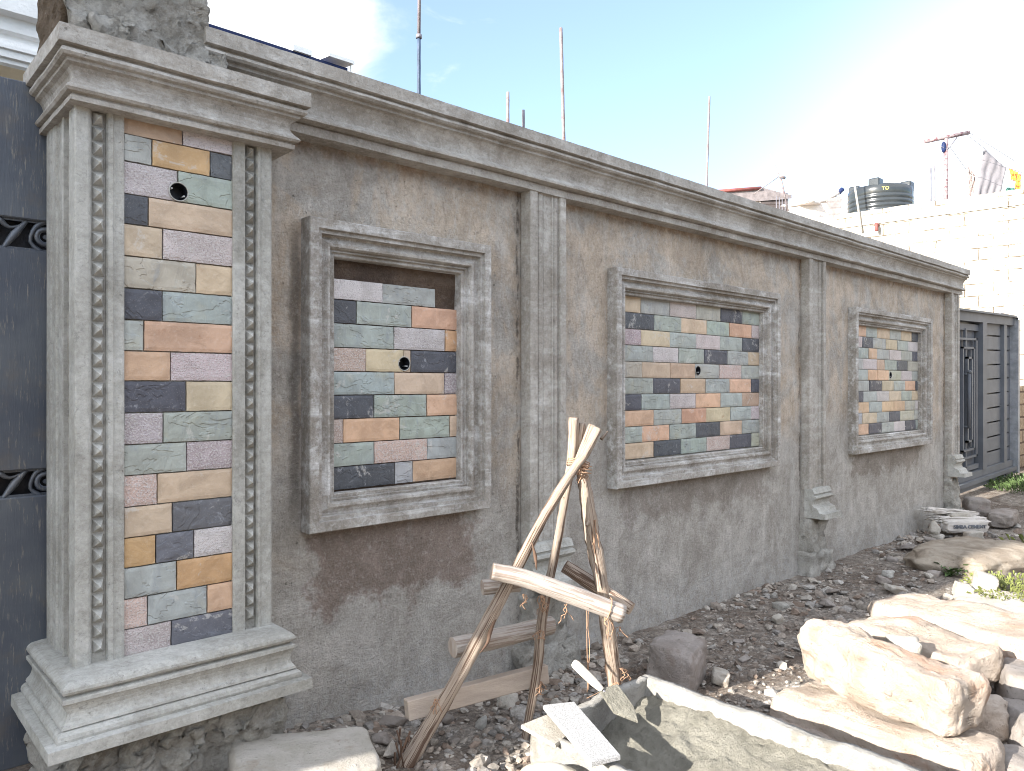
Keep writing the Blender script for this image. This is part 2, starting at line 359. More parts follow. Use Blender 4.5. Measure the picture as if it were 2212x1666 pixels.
def m_tile(name, kind):
    m, g, b = newmat(name); P = pos(g); A = g.attr('Col'); base = A[0]; seed = A[3]
    V = g.n('ShaderNodeVectorMath', {0: P, 1: g.n('ShaderNodeCombineXYZ', {0: g.m('MULTIPLY', seed, 37.0), 1: g.m('MULTIPLY', seed, 11.0), 2: g.m('MULTIPLY', seed, 53.0)}).outputs[0]}, operation='ADD').outputs[0]
    n1 = g.noise(V, 9, 5, .6, .8); n2 = g.noise(V, 60, 5, .7)
    dark = g.mix(1.0, base, (.74, .73, .72), 'MULTIPLY'); lite = g.mix(.35, base, (.8, .78, .75))
    c = g.mix(g.step(n1, .3, .7), dark, base)
    rough = .6
    if kind == 'green':
        ws = g.noise(g.map(V, (1, 1, .35), rot=(0, .9, 0)), 16, 5, .6, 1.2)
        c = g.mix(g.m('MULTIPLY', g.step(ws, .5, .72), .5), c, (.22, .24, .26))
        c = g.mix(g.m('MULTIPLY', g.step(g.noise(V, 6, 3), .56, .75), .45), c, (.36, .33, .22))
        h = g.m('ADD', g.m('MULTIPLY', ws, 1.1), g.m('MULTIPLY', g.step(g.noise(g.map(V, (1, 1, 2.2), rot=(0, .6, 0)), 7, 3, .6, .5), .50, .53), .35))
        wl = g.step(g.noise(g.map(V, (1, 1, 2.5), rot=(0, -.5, 0)), 20, 5, .7, 1.2), .60, .66)
        c = g.mix(g.m('MULTIPLY', wl, .35), c, (.46, .48, .45))
    elif kind == 'orange':
        c = g.mix(g.m('MULTIPLY', g.step(n2, .5, .8), .35), c, lite)
        c = g.mix(g.m('MULTIPLY', g.step(g.noise(V, 13, 4, .7), .62, .75), .5), c, (.30, .14, .07))
        h = g.m('ADD', g.m('MULTIPLY', n1, .7), g.m('MULTIPLY', n2, .3))
    elif kind == 'pink':
        sp = g.noise(V, 170, 3, .6)
        c = g.mix(g.m('MULTIPLY', g.step(sp, .48, .62), .7), c, (.60, .57, .56)); c = g.mix(g.m('MULTIPLY', g.step(g.noise(V, 150, 2), .60, .67), .5), c, (.20, .16, .17))
        h = g.m('ADD', sp, n2)
    else:
        c = g.mix(g.m('MULTIPLY', g.step(g.noise(V, 24, 5, .7, .8), .58, .72), .7), c, (.32, .33, .36))
        h = g.m('ADD', n1, g.m('MULTIPLY', g.step(g.noise(V, 8, 4, .6, .6), .50, .54), .3))
    fine = g.noise(V, 220, 3, .6)
    ch = g.m('MULTIPLY', g.step(g.noise(V, 5, 4, .6, 1.5), .60, .64), g.step(g.noise(V, 34, 5, .75), .45, .56))
    c = g.mix(g.m('MULTIPLY', ch, .5), c, (.52, .50, .47))
    c = g.mix(g.m('MULTIPLY', g.step(fine, .55, .8), .25), c, (.55, .52, .5))
    setb(g, b, c, rough, g.bump(h, .007), spec=.4)
    return m
M_TILES = [m_tile('green_slate', 'green'), m_tile('orange_slate', 'orange'), m_tile('pink_stone', 'pink'), m_tile('black_slate', 'dark')]
def m_simple(name, col, rough=.6, metal=0.0, var=.25, scale=8, bump=.002, spec=.4, col2=None, s2=(.5, .7), stretch=(1, 1, 1)):
    m, g, b = newmat(name); P = g.n('ShaderNodeTexCoord').outputs['Object']; P = g.map(P, stretch)
    n1 = g.noise(P, scale, 5, .65); n2 = g.noise(P, scale * 9, 4, .7)
    c = g.mix(g.step(n1, .3, .7), tuple(x * (1 - var) for x in col), tuple(min(1, x * (1 + var)) for x in col))
    if col2: c = g.mix(g.step(g.noise(g.map(P, (1, 1, 1), (5, 5, 5)), scale * 1.7, 6, .7, .5), *s2), c, col2)
    setb(g, b, c, rough, g.bump(g.m('ADD', n1, n2), bump), metal, spec)
    return m
M_BLACK = m_simple('black_plastic_and_gaps', (.012, .013, .018), .4)
M_SCREW = m_simple('pale_screw', (.5, .5, .5), .4)
def m_gate():
    m, g, b = newmat('dark_scratched_steel'); P = pos(g)
    n1 = g.noise(P, 4, 5, .6); sc = g.noise(g.map(P, (1, 1, .10), rot=(0, .6, 0)), 150, 4, .7, .15)
    c = g.mix(g.step(n1, .35, .7), (.085, .097, .122), (.125, .138, .157))
    c = g.mix(g.m('MULTIPLY', g.step(g.noise(P, 7, 5, .7), .5, .68), .35), c, (.16, .135, .11))
    c = g.mix(g.m('MULTIPLY', g.m('MULTIPLY', g.step(sc, .56, .66), g.step(g.noise(P, 9, 5, .7), .38, .6)), .8), c, (.27, .25, .22))
    setb(g, b, c, .45, g.bump(sc, .001), .3, .5); return m
M_GATE = m_gate()
M_GGREY = m_simple('grey_gate_paint', (.125, .134, .150), .6, 0, .12, 3, .0006, .2)
M_GGREY2 = m_simple('grey_gate_painted_shade', (.10, .11, .13), .6, 0, .12, 3, .0006, .2)  # darker copy of the gate grey, shade painted into the recessed door
def m_block():
    m, g, b = newmat('cream_block_wall'); P = pos(g)
    X, Y, Z = g.xyz(P)
    n = g.noise(P, 3, 4); wob = g.m('MULTIPLY', g.m('SUBTRACT', n, .5), .05)
    V = g.n('ShaderNodeCombineXYZ', {0: g.m('ADD', Y, wob), 1: g.m('ADD', Z, wob), 2: 0.0}).outputs[0]
    br = g.n('ShaderNodeTexBrick', {'Vector': V, 'Scale': 1.0, 'Mortar Size': .008, 'Mortar Smooth': .3, 'Brick Width': .42, 'Row Height': .2}); br.offset = .5
    n2 = g.noise(P, 22, 6, .7); keep = g.step(n, .42, .6)
    f = g.m('MULTIPLY', br.outputs['Fac'], keep)
    c = g.mix(g.step(n2, .3, .75), (.34, .30, .245), (.50, .46, .40)); c = g.mix(g.m('MULTIPLY', f, .95), c, (.09, .065, .04))
    sp = g.step(g.noise(P, 9, 5, .7), .64, .70); c = g.mix(g.m('MULTIPLY', sp, .85), c, (.12, .09, .06))
    h = g.m('SUBTRACT', n2, g.m('MULTIPLY', f, 1.2))
    setb(g, b, c, .9, g.bump(h, .012), spec=.2); return m
M_BLOCK = m_block()
def m_pier():
    m, g, b = newmat('brown_block_pier'); P = pos(g); X, Y, Z = g.xyz(P)
    V = g.n('ShaderNodeCombineXYZ', {0: X, 1: Z, 2: 0.0}).outputs[0]
    br = g.n('ShaderNodeTexBrick', {'Vector': V, 'Scale': 1.0, 'Mortar Size': .015, 'Mortar Smooth': .4, 'Brick Width': .40, 'Row Height': .2})
    n2 = g.noise(P, 25, 6, .7); c = g.mix(g.step(n2, .3, .7), (.26, .2, .14), (.42, .34, .26)); c = g.mix(br.outputs['Fac'], c, (.14, .1, .08))
    setb(g, b, c, .95, g.bump(g.m('SUBTRACT', n2, br.outputs['Fac']), .02), spec=.2); return m
M_PIER = m_pier()
def m_wood(name, ca, cb, bark, amt=.4):
    m, g, b = newmat(name); uvn = g.n('ShaderNodeUVMap').outputs[0]
    U, V_, _ = g.xyz(uvn); an = g.m('MULTIPLY', U, 2 * math.pi)
    V = g.n('ShaderNodeCombineXYZ', {0: g.m('COSINE', an), 1: g.m('SINE', an), 2: g.m('MULTIPLY', V_, 3.0)}).outputs[0]
    P = pos(g); sh = g.n('ShaderNodeVectorMath', {0: V, 1: g.n('ShaderNodeTexCoord').outputs['Object']}, operation='ADD').outputs[0]
    gr = g.noise(g.map(V, (5, 5, .8)), 3, 6, .7, .3); bk = g.noise(g.map(sh, (1.6, 1.6, .5)), 1.6, 5, .65, .5)
    kn = g.noise(P, 30, 4, .6)
    c = g.mix(g.step(gr, .35, .65), ca, cb)
    c = g.mix(g.m('MULTIPLY', g.step(bk, .49, .56), amt), c, bark)
    c = g.mix(g.m('MULTIPLY', g.step(gr, .60, .70), .5), c, tuple(x * .45 for x in ca))
    c = g.mix(g.m('MULTIPLY', g.step(kn, .68, .74), .7), c, (.08, .05, .03))
    setb(g, b, c, .75, g.bump(g.m('ADD', gr, g.m('MULTIPLY', bk, .8)), .006), spec=.3); return m
M_WOOD = m_wood('peeled_pole_wood', (.33, .25, .19), (.48, .40, .33), (.11, .062, .040), .92)
M_WOOD2 = m_wood('cut_rung_wood', (.40, .35, .31), (.52, .46, .41), (.20, .13, .09), .55)
M_SAWN = m_simple('sawn_plank', (.42, .345, .285), .8, 0, .12, 6, .002, .3, (.25, .18, .13), (.62, .75), (1, 1, 4))
M_TWINE = m_simple('sisal_twine', (.36, .22, .14), .9)
M_BARK = m_simple('loose_bark', (.10, .06, .04), .9)
def m_rockmat(name, ca, cb, cc, bump=.02, sc=6, spk=None):
    m, g, b = newmat(name); P = pos(g)
    n1 = g.noise(P, sc, 6, .65, .4); n2 = g.noise(P, sc * 7, 6, .75)
    c = g.mix(g.step(n1, .35, .65), ca, cb); c = g.mix(g.m('MULTIPLY', g.step(g.noise(g.map(P, (1, 1, 1), (9, 2, 4)), sc * .8, 4), .54, .7), .75), c, cc)
    c = g.mix(g.m('MULTIPLY', g.step(n2, .58, .70), .75), c, tuple(x * .40 for x in ca))
    c = g.mix(g.m('MULTIPLY', g.step(g.noise(P, sc * 3.1, 7, .75, 1.0), .62, .68), .7 if spk else 0.0), c, tuple(x * .22 for x in ca))
    setb(g, b, c, .9, g.bump(g.m('ADD', g.m('MULTIPLY', n1, .4), n2), bump), spec=.25); return m
M_QUARRY = m_rockmat('quarried_block_stone', (.41, .33, .265), (.53, .45, .38), (.42, .25, .17), .025, 5, 1)
M_GREYST = m_rockmat('grey_field_stone', (.24, .21, .185), (.32, .285, .26), (.21, .165, .14), .012, 7)
M_PALEST = m_rockmat('pale_stone', (.42, .385, .33), (.52, .48, .43), (.36, .3, .24), .015, 9)
M_ROUNDST = m_rockmat('round_cream_stone', (.46, .42, .33), (.58, .54, .46), (.38, .33, .24), .006, 6)
M_RED = m_rockmat('red_soil_stone', (.30, .13, .08), (.38, .2, .13), (.2, .1, .07), .015, 12)
def m_ground():
    m, g, b = newmat('soil_and_rubble'); P = pos(g)
    n1 = g.noise(P, 1.8, 6, .65, .5); n2 = g.noise(P, 16, 7, .72); n3 = g.noise(P, 85, 6, .75)
    vo = g.n('ShaderNodeTexVoronoi', {'Vector': g.map(P, (1, 1.5, 1)), 'Scale': 32.0, 'Randomness': 1.0}, feature='DISTANCE_TO_EDGE').outputs['Distance']
    vc = g.n('ShaderNodeTexVoronoi', {'Vector': g.map(P, (1, 1.5, 1)), 'Scale': 32.0, 'Randomness': 1.0}).outputs['Color']
    st = g.step(g.xyz(vc)[0], .45, .55)
    c = g.mix(g.step(n1, .4, .62), (.24, .195, .16), (.40, .36, .315))
    c = g.mix(g.step(n2, .35, .75), g.mix(1, c, (.55, .52, .5), 'MULTIPLY'), c)
    chip = g.m('MULTIPLY', g.m('MULTIPLY', st, g.step(vo, .03, .10)), g.step(n2, .4, .55))
    c = g.mix(g.m('MULTIPLY', chip, .75), c, g.mix(g.xyz(vc)[1], (.24, .20, .17), (.44, .40, .36)))
    c = g.mix(1.0, c, g.mix(g.step(g.noise(P, 70, 4, .8), .36, .64), (.72, .72, .72), (1.22, 1.22, 1.22)), 'MULTIPLY')
    h = g.m('ADD', g.m('ADD', g.m('MULTIPLY', n2, .6), g.m('MULTIPLY', n3, .3)), g.m('MULTIPLY', chip, .4))
    setb(g, b, c, .95, g.bump(h, .03), spec=.2); return m
M_GROUND = m_ground()
def m_gravel():
    m, g, b = newmat('rubble_chips'); A = g.attr('Col'); P = pos(g); n = g.noise(P, 60, 5, .7)
    c = g.mix(g.step(n, .3, .75), g.mix(1, A[0], (.6, .58, .56), 'MULTIPLY'), A[0])
    setb(g, b, c, .9, g.bump(n, .004), spec=.2); return m
M_GRAVEL = m_gravel()
M_MORTAR = m_rockmat('wet_mortar', (.24, .225, .185), (.32, .30, .25), (.37, .345, .285), .03, 9)
M_TROUGH = m_rockmat('cement_caked_trough', (.33, .315, .29), (.44, .42, .39), (.24, .22, .185), .016, 12)
def m_granite():
    m, g, b = newmat('speckled_granite'); P = pos(g); n = g.noise(P, 230, 3, .6)
    c = g.mix(g.step(n, .42, .6), (.26, .255, .25), (.46, .455, .45)); setb(g, b, c, .7, g.bump(n, .0015)); return m
M_GRANITE = m_granite()
M_TANK = m_simple('black_tank_plastic', (.028, .032, .035), .22, 0, .15, 4, .0005, .5)
M_YEL = m_simple('yellow_print', (.75, .62, .12), .5)
M_RUST = m_simple('rusty_roof_sheet', (.25, .08, .07), .7, .2)
M_CREAMSH = m_simple('cream_sheet', (.55, .46, .36), .7, 0, .15, 4, .002)
M_POST = m_simple('rusty_white_post', (.24, .19, .195), .7, .1, .3, 9, .002, .3, (.12, .05, .06), (.5, .6))
M_BOARD = m_simple('weathered_board', (.075, .06, .058), .8, 0, .25, 6, .004)
M_ROOFSH = m_simple('grey_corrugated_sheet', (.22, .19, .19), .6, .3)
M_PINKW = m_simple('pinkish_board_wall', (.60, .54, .50), .8, 0, .1)
M_STEEL = m_simple('rebar_steel', (.20, .19, .21), .6, .4)
M_BLUEBAR = m_simple('blue_painted_steel', (.05, .075, .12), .55, .1)
M_PALEBAR = m_simple('pale_dusty_steel', (.22, .19, .19), .7, .1, col2=(.18, .10, .10), scale=14)
M_BLUE = m_simple('blue_roof_paint', (.012, .022, .075), .6, spec=.2)
M_WHITE = m_simple('white_house_paint', (.80, .79, .77), .8, 0, .05, 6, .004)
M_YSOFF = m_simple('cream_soffit', (.72, .60, .42), .8, 0, .06)
M_CLOTHW = m_simple('white_sheet_cloth', (.175, .165, .178), .9, 0, .08)
M_CLOTHD = m_simple('dark_patterned_cloth', (.22, .17, .16), .9, 0, .2, 20, .001, .3, (.5, .42, .38), (.5, .6))
M_CLOTHC = m_simple('yellow_red_cloth', (.75, .52, .06), .9, 0, .1, 9, .001, .3, (.55, .05, .03), (.5, .56))
M_CLOTHG = m_simple('green_cloth', (.05, .14, .12), .9)
M_BAG = m_simple('dusty_paper_sack', (.56, .52, .48), .85, 0, .12, 7, .006, .3, (.32, .25, .2), (.62, .72))
M_INK = m_simple('grey_sack_print', (.16, .17, .19), .8)
M_LEAF = m_simple('green_leaf', (.085, .13, .045), .6, 0, .4, 14)
M_LEAFY = m_simple('yellow_green_grass', (.17, .19, .055), .7, 0, .35, 9)
# ------------------------------------------------------------------ setting: ground
def axis(lo, a, b, hi, st):
    left = [a - (a - lo) * (i / 14) ** 2.2 for i in range(14, 0, -1)]; mid = list(np.arange(a, b, st)); right = [b + (hi - b) * (i / 14) ** 2.2 for i in range(0, 15)]
    return left + mid + right
xs = axis(-150, -.5, 9.5, 400, .03); ys = axis(-200, .3, 2.95, 300, .03)
mb = MB(); vs = []
for y in ys:
    for x in xs:
        z = gz(x, y)
        if -1 < x < 14 and 0 < y < 3.3: z += .012 * mn.fractal(Vector((x * 6, y * 6, 1)), .8, 2.2, 4) + .006 * abs(mn.noise(Vector((x * 31, y * 31, 2))))
        vs.append((x, y, z))
nX = len(xs)
fs = [(j * nX + i, j * nX + i + 1, (j + 1) * nX + i + 1, (j + 1) * nX + i) for j in range(len(ys) - 1) for i in range(nX - 1)]
mb.add(vs, fs, 0, True); obj('ground', mb, M_GROUND, kind='structure', fixn=False)
# ------------------------------------------------------------------ boundary wall
wall = thing('boundary_wall', (5.0, 2.88, 0), 'long grey plastered boundary wall with a moulded cornice and three framed stone panels', 'wall')
PAN = [(1.419, 2.363), (3.296, 5.148), (6.44, 8.235)]        # outer edges of the three frames
FZ0, FZ1, FW = .917, 2.165, .14
mb = MB()
def wallpiece(x0, x1, z0, z1, seed):
    nx = max(1, int((x1 - x0) / .05)); nz = max(1, int((z1 - z0) / .05)); vs = []
    for k in range(nz + 1):
        for i in range(nx + 1):
            x = x0 + (x1 - x0) * i / nx; z = z0 + (z1 - z0) * k / nz
            d = .004 * mn.noise(Vector((x * 2, 0, z * 2))) + .002 * mn.noise(Vector((x * 9, 1, z * 9)))
            if z < .5: d += .02 * (.5 - z) * (abs(mn.noise(Vector((x * 14, 2, z * 14)))) + .3)
            vs.append((x, 2.78 - d, z))
    mb.add(vs, [(k * (nx + 1) + i, k * (nx + 1) + i + 1, (k + 1) * (nx + 1) + i + 1, (k + 1) * (nx + 1) + i) for k in range(nz) for i in range(nx)], 0, True)
cuts = [1.0]
for a, b_ in PAN: cuts += [a + .05, b_ - .05]
cuts.append(9.03)
for i in range(len(cuts) - 1):
    if i % 2 == 0: wallpiece(cuts[i], cuts[i + 1], -.2, 2.56, i)
    else:
        wallpiece(cuts[i], cuts[i + 1], -.2, FZ0 + .05, i); wallpiece(cuts[i], cuts[i + 1], FZ1 - .05, 2.56, i)
mb.box(1.0, 9.03, 2.86, 2.98, -.2, 2.60)
mb.box(9.0, 9.03, 2.775, 2.86, -.2, 2.56)
obj('wall_body', mb, M_WALL, wall, fixn=False)
# cornice
prof = [(2.62, 2.737), (2.619, 2.684), (2.640, 2.681), (2.640, 2.676), (2.628, 2.671), (2.626, 2.661), (2.634, 2.653), (2.652, 2.650), (2.652, 2.638), (2.668, 2.632),
        (2.680, 2.616), (2.689, 2.596), (2.692, 2.575), (2.688, 2.556), (2.674, 2.541), (2.662, 2.531), (2.662, 2.523), (2.676, 2.519), (2.704, 2.517), (2.704, 2.512), (2.696, 2.510), (2.696, 2.476), (2.86, 2.474), (2.985, 2.60), (2.985, 2.740)]
mb = MB(); mb.extr(prof, .985, 9.10, .045, .0035, 2)
obj('cornice', mb, M_MOULD, wall)
# pilasters on piers
for pi, (a, b_) in enumerate(((2.616, 2.877), (5.590, 5.866), (8.790, 9.027))):
    s_ = (b_ - a) / .261
    mb = MB(); mb.lump(a + .004, b_ - .004, 2.722, 2.80, .0, 2.50, .05, .003, pi, 5, 0, ridged=False)
    pier = obj('pilaster', mb, M_WALL, wall)
    P = [(0, 2.77), (0, 2.706), (.004, 2.702), (.049, 2.702), (.052, 2.706), (.053, 2.76), (.062, 2.76), (.061, 2.722), (.070, 2.712), (.086, 2.709), (.098, 2.714), (.101, 2.728), (.104, 2.728), (.106, 2.719), (.160, 2.719), (.163, 2.711), (.170, 2.711), (.171, 2.76),
         (.180, 2.76), (.179, 2.720), (.190, 2.712), (.206, 2.714), (.211, 2.724), (.213, 2.724), (.214, 2.701), (.257, 2.701), (.261, 2.706), (.261, 2.77)]
    mb = MB(); mb.vext([(a + x * s_, y) for x, y in P], .70, 2.476, .06, .0015, pi * 3)
    obj('fluted_strip', mb, M_MOULD, pier)
    z0 = .485 if pi < 2 else .54
    fp = [(.04, .225), (-.012, .222), (-.02, .20), (-.026, .186), (-.018, .180), (-.018, .172), (-.034, .168), (-.036, .155), (-.028, .145), (-.010, .130), (-.008, .105), (-.016, .088), (-.034, .080), (-.044, .072), (-.048, .058), (-.054, .046), (-.056, .042), (-.088, .040), (-.09, .0), (.04, .002)]
    mb = MB(); mb.extr([(2.695 + y * 1.25, z0 + z) for y, z in fp], a - .004, b_ + .012, .04, .0012, pi + 5)
    obj('pilaster_foot', mb, M_PILLAR, pier)
    mb = MB(); mb.lump(a - .01, b_ - .015, 2.690, 2.80, -.02, z0 - .03, .018, .028, pi * 7, 11, 0)
    mb.lump(a - .05, b_ + .02, 2.665, 2.80, -.05, .20, .022, .04, pi * 7 + 3, 9, 0)
    obj('rough_render', mb, M_ROUGH, pier)
# cladding
GRN = (0.349, 0.376, 0.349); GRB = (0.338, 0.365, 0.371); GRO = (0.405, 0.394, 0.322); ORG = (0.562, 0.380, 0.253); TAN = (0.507, 0.408, 0.292); ORR = (0.549, 0.339, 0.234); ORS = (0.501, 0.313, 0.170); BRN = (0.435, 0.319, 0.236)
PNK = (0.536, 0.470, 0.464); PUR = (0.452, 0.375, 0.386); PKR = (0.543, 0.411, 0.366); WHT = (0.670, 0.636, 0.620); DRK = (0.081, 0.085, 0.102); DRB = (0.130, 0.135, 0.155)
TC = {'G': (0, GRN), 'g': (0, GRB), 'y': (0, GRO), 'O': (1, ORG), 'Y': (1, TAN), 'R': (1, ORR), 'S': (1, ORS), 'B': (1, BRN), 'P': (2, PNK), 'U': (2, PUR), 'K': (2, PKR), 'W': (2, WHT), 'D': (3, DRK), 'd': (3, DRB)}
def tilebox(mb, x0, x1, z0, z1, yf, code, rnd, depth=.02):
    mi, col = TC[code]; j = rnd.uniform(.98, 1.16); h = [rnd.uniform(.96, 1.04) for _ in range(3)]
    mb.c = (col[0] * j * h[0], col[1] * j * h[1], col[2] * j * h[2], rnd.random())
    gap = .0013; x0 += gap; x1 -= gap; z0 += gap; z1 -= gap; yf += rnd.uniform(-.0025, .0015); bv = .0022
    sx = rnd.uniform(-.0016, .0016); sz = rnd.uniform(-.0016, .0016)
    nx = max(2, int((x1 - x0) / .012)); nz = max(2, int((z1 - z0) / .012)); sd_ = rnd.uniform(0, 90)
    def wob(u, v, k): return .0011 * mn.noise(Vector((u * 45, v * 45, sd_ + k)))
    vs = []
    for k in range(nz + 1):
        for i in range(nx + 1):
            u = x0 + (x1 - x0) * i / nx; v = z0 + (z1 - z0) * k / nz; e = i in (0, nx) or k in (0, nz)
            q = Vector((u * 14, v * 14, sd_)); d = .0022 * mn.noise(q) + .0010 * mn.noise(q * 4)
            dx = wob(u, v, 0) + (bv * .4 if i == 0 else 0) - (bv * .4 if i == nx else 0); dz = wob(u, v, 5) + (bv * .4 if k == 0 else 0) - (bv * .4 if k == nz else 0)
            vs.append((u + dx, yf - d + (bv if e else 0) + sx * (i / nx - .5) + sz * (k / nz - .5), v + dz))
    n0 = len(vs); W = nx + 1
    fs = [(k * W + i, k * W + i + 1, (k + 1) * W + i + 1, (k + 1) * W + i) for k in range(nz) for i in range(nx)]
    ring = [i for i in range(nx)] + [k * W + nx for k in range(nz)] + [nz * W + i for i in range(nx, 0, -1)] + [k * W for k in range(nz, 0, -1)]
    vs += [(vs[r][0], yf + depth, vs[r][2]) for r in ring]; m_ = len(ring)
    fs += [(ring[(i + 1) % m_], ring[i], n0 + i, n0 + (i + 1) % m_) for i in range(m_)]
    fs.append(tuple(n0 + i for i in range(m_)))
    mb.add(vs, fs, mi)
def holecut(o, x, z, r, y0, y1, pts=28):
    cm = MB(); cm.tube([(x - 0, y0, z), (x, y1, z)], r, pts, smooth=False)
    c = obj('cutter', cm, M_BLACK)
    md = o.modifiers.new('b', 'BOOLEAN'); md.object = c; md.operation = 'DIFFERENCE'; md.solver = 'EXACT'
    dg = bpy.context.evaluated_depsgraph_get(); dg.update()
    me = bpy.data.meshes.new_from_object(o.evaluated_get(dg)); o.modifiers.clear(); old = o.data
    n_old = len(old.polygons)
    if len(me.polygons) > n_old * .5: o.data = me
    bpy.data.objects.remove(c)
def cladding(parent, rows, zs, xl, xr, cxl, cxr, yf, seed, hole, bed, tname='stone_cladding', persp=None, topgap=None):
    """rows: list of [(code, right edge)], edges in sketch units from cxl to cxr"""
    rnd = random.Random(seed); mb = MB()
    f = persp or (lambda u: xl + (xr - xl) * u)
    for ri, row in enumerate(rows):
        z1, z0 = zs[ri], zs[ri + 1]; prev = cxl
        for code, e in row:
            if code != ' ': 
                lo = 0
                if topgap and ri == 0: lo = rnd.uniform(0, .006)
                tilebox(mb, f((prev - cxl) / (cxr - cxl)), f((e - cxl) / (cxr - cxl)), z0, z1 - lo, yf, code, rnd)
            prev = e
    o = obj(tname, mb, M_TILES, parent)
    mb2 = MB(); mb2.lump(xl - .02, xr + .02, yf + .011, yf + .06, zs[-1] - .02, hole[3], .03 if bed is M_DARKBED else .06, .007 if bed is M_DARKBED else .0012, seed, 12, 0, ridged=False)
    o2 = obj('mortar_bed', mb2, bed, parent)
    x, z, r, _ = hole
    for q in (o, o2): holecut(q, x, z, r, yf - .05, yf + .12)
    mb3 = MB(); n = 24
    for k in range(n):                                       # cup: inner wall and back
        a0 = 2 * math.pi * k / n; a1 = 2 * math.pi * (k + 1) / n; ri_, ro = r * .93, r * .985
        p = lambda rr, a, y: (x + rr * math.cos(a), y, z + rr * math.sin(a))
        vs = [p(ro, a0, yf - .001), p(ro, a1, yf - .001), p(ri_, a1, yf - .001), p(ri_, a0, yf - .001), p(ri_, a0, yf + .045), p(ri_, a1, yf + .045), (x, yf + .045, z)]
        mb3.add(vs, [(0, 1, 2, 3), (3, 2, 5, 4), (4, 5, 6)])
    jb = obj('junction_box', mb3, M_BLACK, parent, fixn=False)
    for sgn in (-1, 1):
        ms = MB(); ms.tube([(x + sgn * r * .66, yf + .006, z - sgn * r * .35), (x + sgn * r * .66, yf + .04, z - sgn * r * .35)], r * .10, 8); obj('screw', ms, M_SCREW, jb)
    mr = MB(); pts = []
    for k in range(25):
        a = 2 * math.pi * k / 24; pts.append((x + r * 1.03 * math.cos(a), yf - .001, z + r * 1.03 * math.sin(a)))
    mr.tube(pts, .0022, 6, cap=False); obj('mortar_ring', mr, M_PILLAR, jb)
    return o
def frame_ring(mb, x0, x1, z0, z1, prof, amp, seed):
    """prof = (inward, y)"""
    N = len(prof); cs = [((x0, z0), (1, 1)), ((x1, z0), (-1, 1)), ((x1, z1), (-1, -1)), ((x0, z1), (1, -1))]
    path = []
    for q in range(4):
        (p, n), (p2, n2) = cs[q], cs[(q + 1) % 4]; L = abs(p2[0] - p[0]) + abs(p2[1] - p[1]); k = max(1, int(L / .05))
        mid = ((n[0] + n2[0]) / 2, (n[1] + n2[1]) / 2)
        for i in range(k):
            u = i / k; path.append((p, p2, u, n, n2))
    vs = []
    for (p, p2, u, n, n2) in path:
        for j, (s_, y) in enumerate(prof):
            ax, az = p[0] + n[0] * s_, p[1] + n[1] * s_; bx, bz = p2[0] + n2[0] * s_, p2[1] + n2[1] * s_
            X = ax + (bx - ax) * u; Z = az + (bz - az) * u; q = Vector((X * 3 + seed, j * .15, Z * 3))
            d = amp * (mn.noise(q) + .6 * mn.noise(q * 4))
            vs.append((X + d * .6, y + d, Z + d * .6))
    M = len(path)
    mb.add(vs, [(i * N + j, i * N + j + 1, ((i + 1) % M) * N + j + 1, ((i + 1) % M) * N + j) for i in range(M) for j in range(N - 1)])
fprof = [(0, 2.80), (0, 2.716), (.003, 2.713), (.040, 2.713), (.0415, 2.726), (.058, 2.725), (.0595, 2.746), (.068, 2.749), (.080, 2.745), (.092, 2.736), (.103, 2.737), (.109, 2.747), (.1105, 2.758), (.120, 2.755), (.1215, 2.767), (.136, 2.764), (.140, 2.768), (.140, 2.84)]
rowsA = [[('W', 870), ('G', 1370)], [('D', 620), ('G', 1145), ('R', 1610)], [('G', 978), ('P', 1462), ('S', 1610)], [('K', 710), ('Y', 1070), ('Y', 1140), ('D', 1610)],
         [('g', 980), ('Y', 1455), ('U', 1610)], [('D', 787), ('G', 1288), ('O', 1612)], [('K', 495), ('O', 1033), ('G', 1508), ('Y', 1612)], [('G', 787), ('K', 1292), ('g', 1612)], [('D', 987), ('g', 1156), ('O', 1612)]]
zA = [2.031 - .0 - .0 * 1 - .085, 1.859, 1.760, 1.659, 1.559, 1.460, 1.360, 1.259, 1.161, 1.064]
rowsB = ['Y403 G585 P750 y905 D1040 G1172', 'D485 G658 Y818 G960 R1100 P1172', 'U403 Y585 G750 P900 G1042 D1172', 'G480 P642 G803 D947 G1078 Y1172', 'y410 Y588 B745 G897 K1037 G1172',
         'G482 D652 B810 G960 O1097 D1172', 'D405 G585 P747 O903 G1040 B1172', 'O484 G660 R815 Y967 g1097 P1172', 'G410 O583 G748 D902 Y1040 G1172', 'Y485 D655 G815 K962 D1097 y1172']
rowsC = ['O527 G617 Y722 G815 Y903 D990', 'P492 D582 G688 Y785 G875 P960 Y990', 'g547 O615 G717 P815 G907 D990', 'G500 P615 B680 G780 D870 y960 Y990', 'G540 O620 O712 y815 P905 G990',
         'G552 D657 Y755 G848 O935 D990', 'D502 G615 P717 Y818 G905 Y990', 'O550 G657 O755 O845 y930 P990', 'g495 Y615 G715 D808 y925 G990', 'O548 D655 G755 P848 D935 G990']
pr = lambda rows: [[(t_[0], int(t_[1:])) for t_ in r.split()] for r in rows]
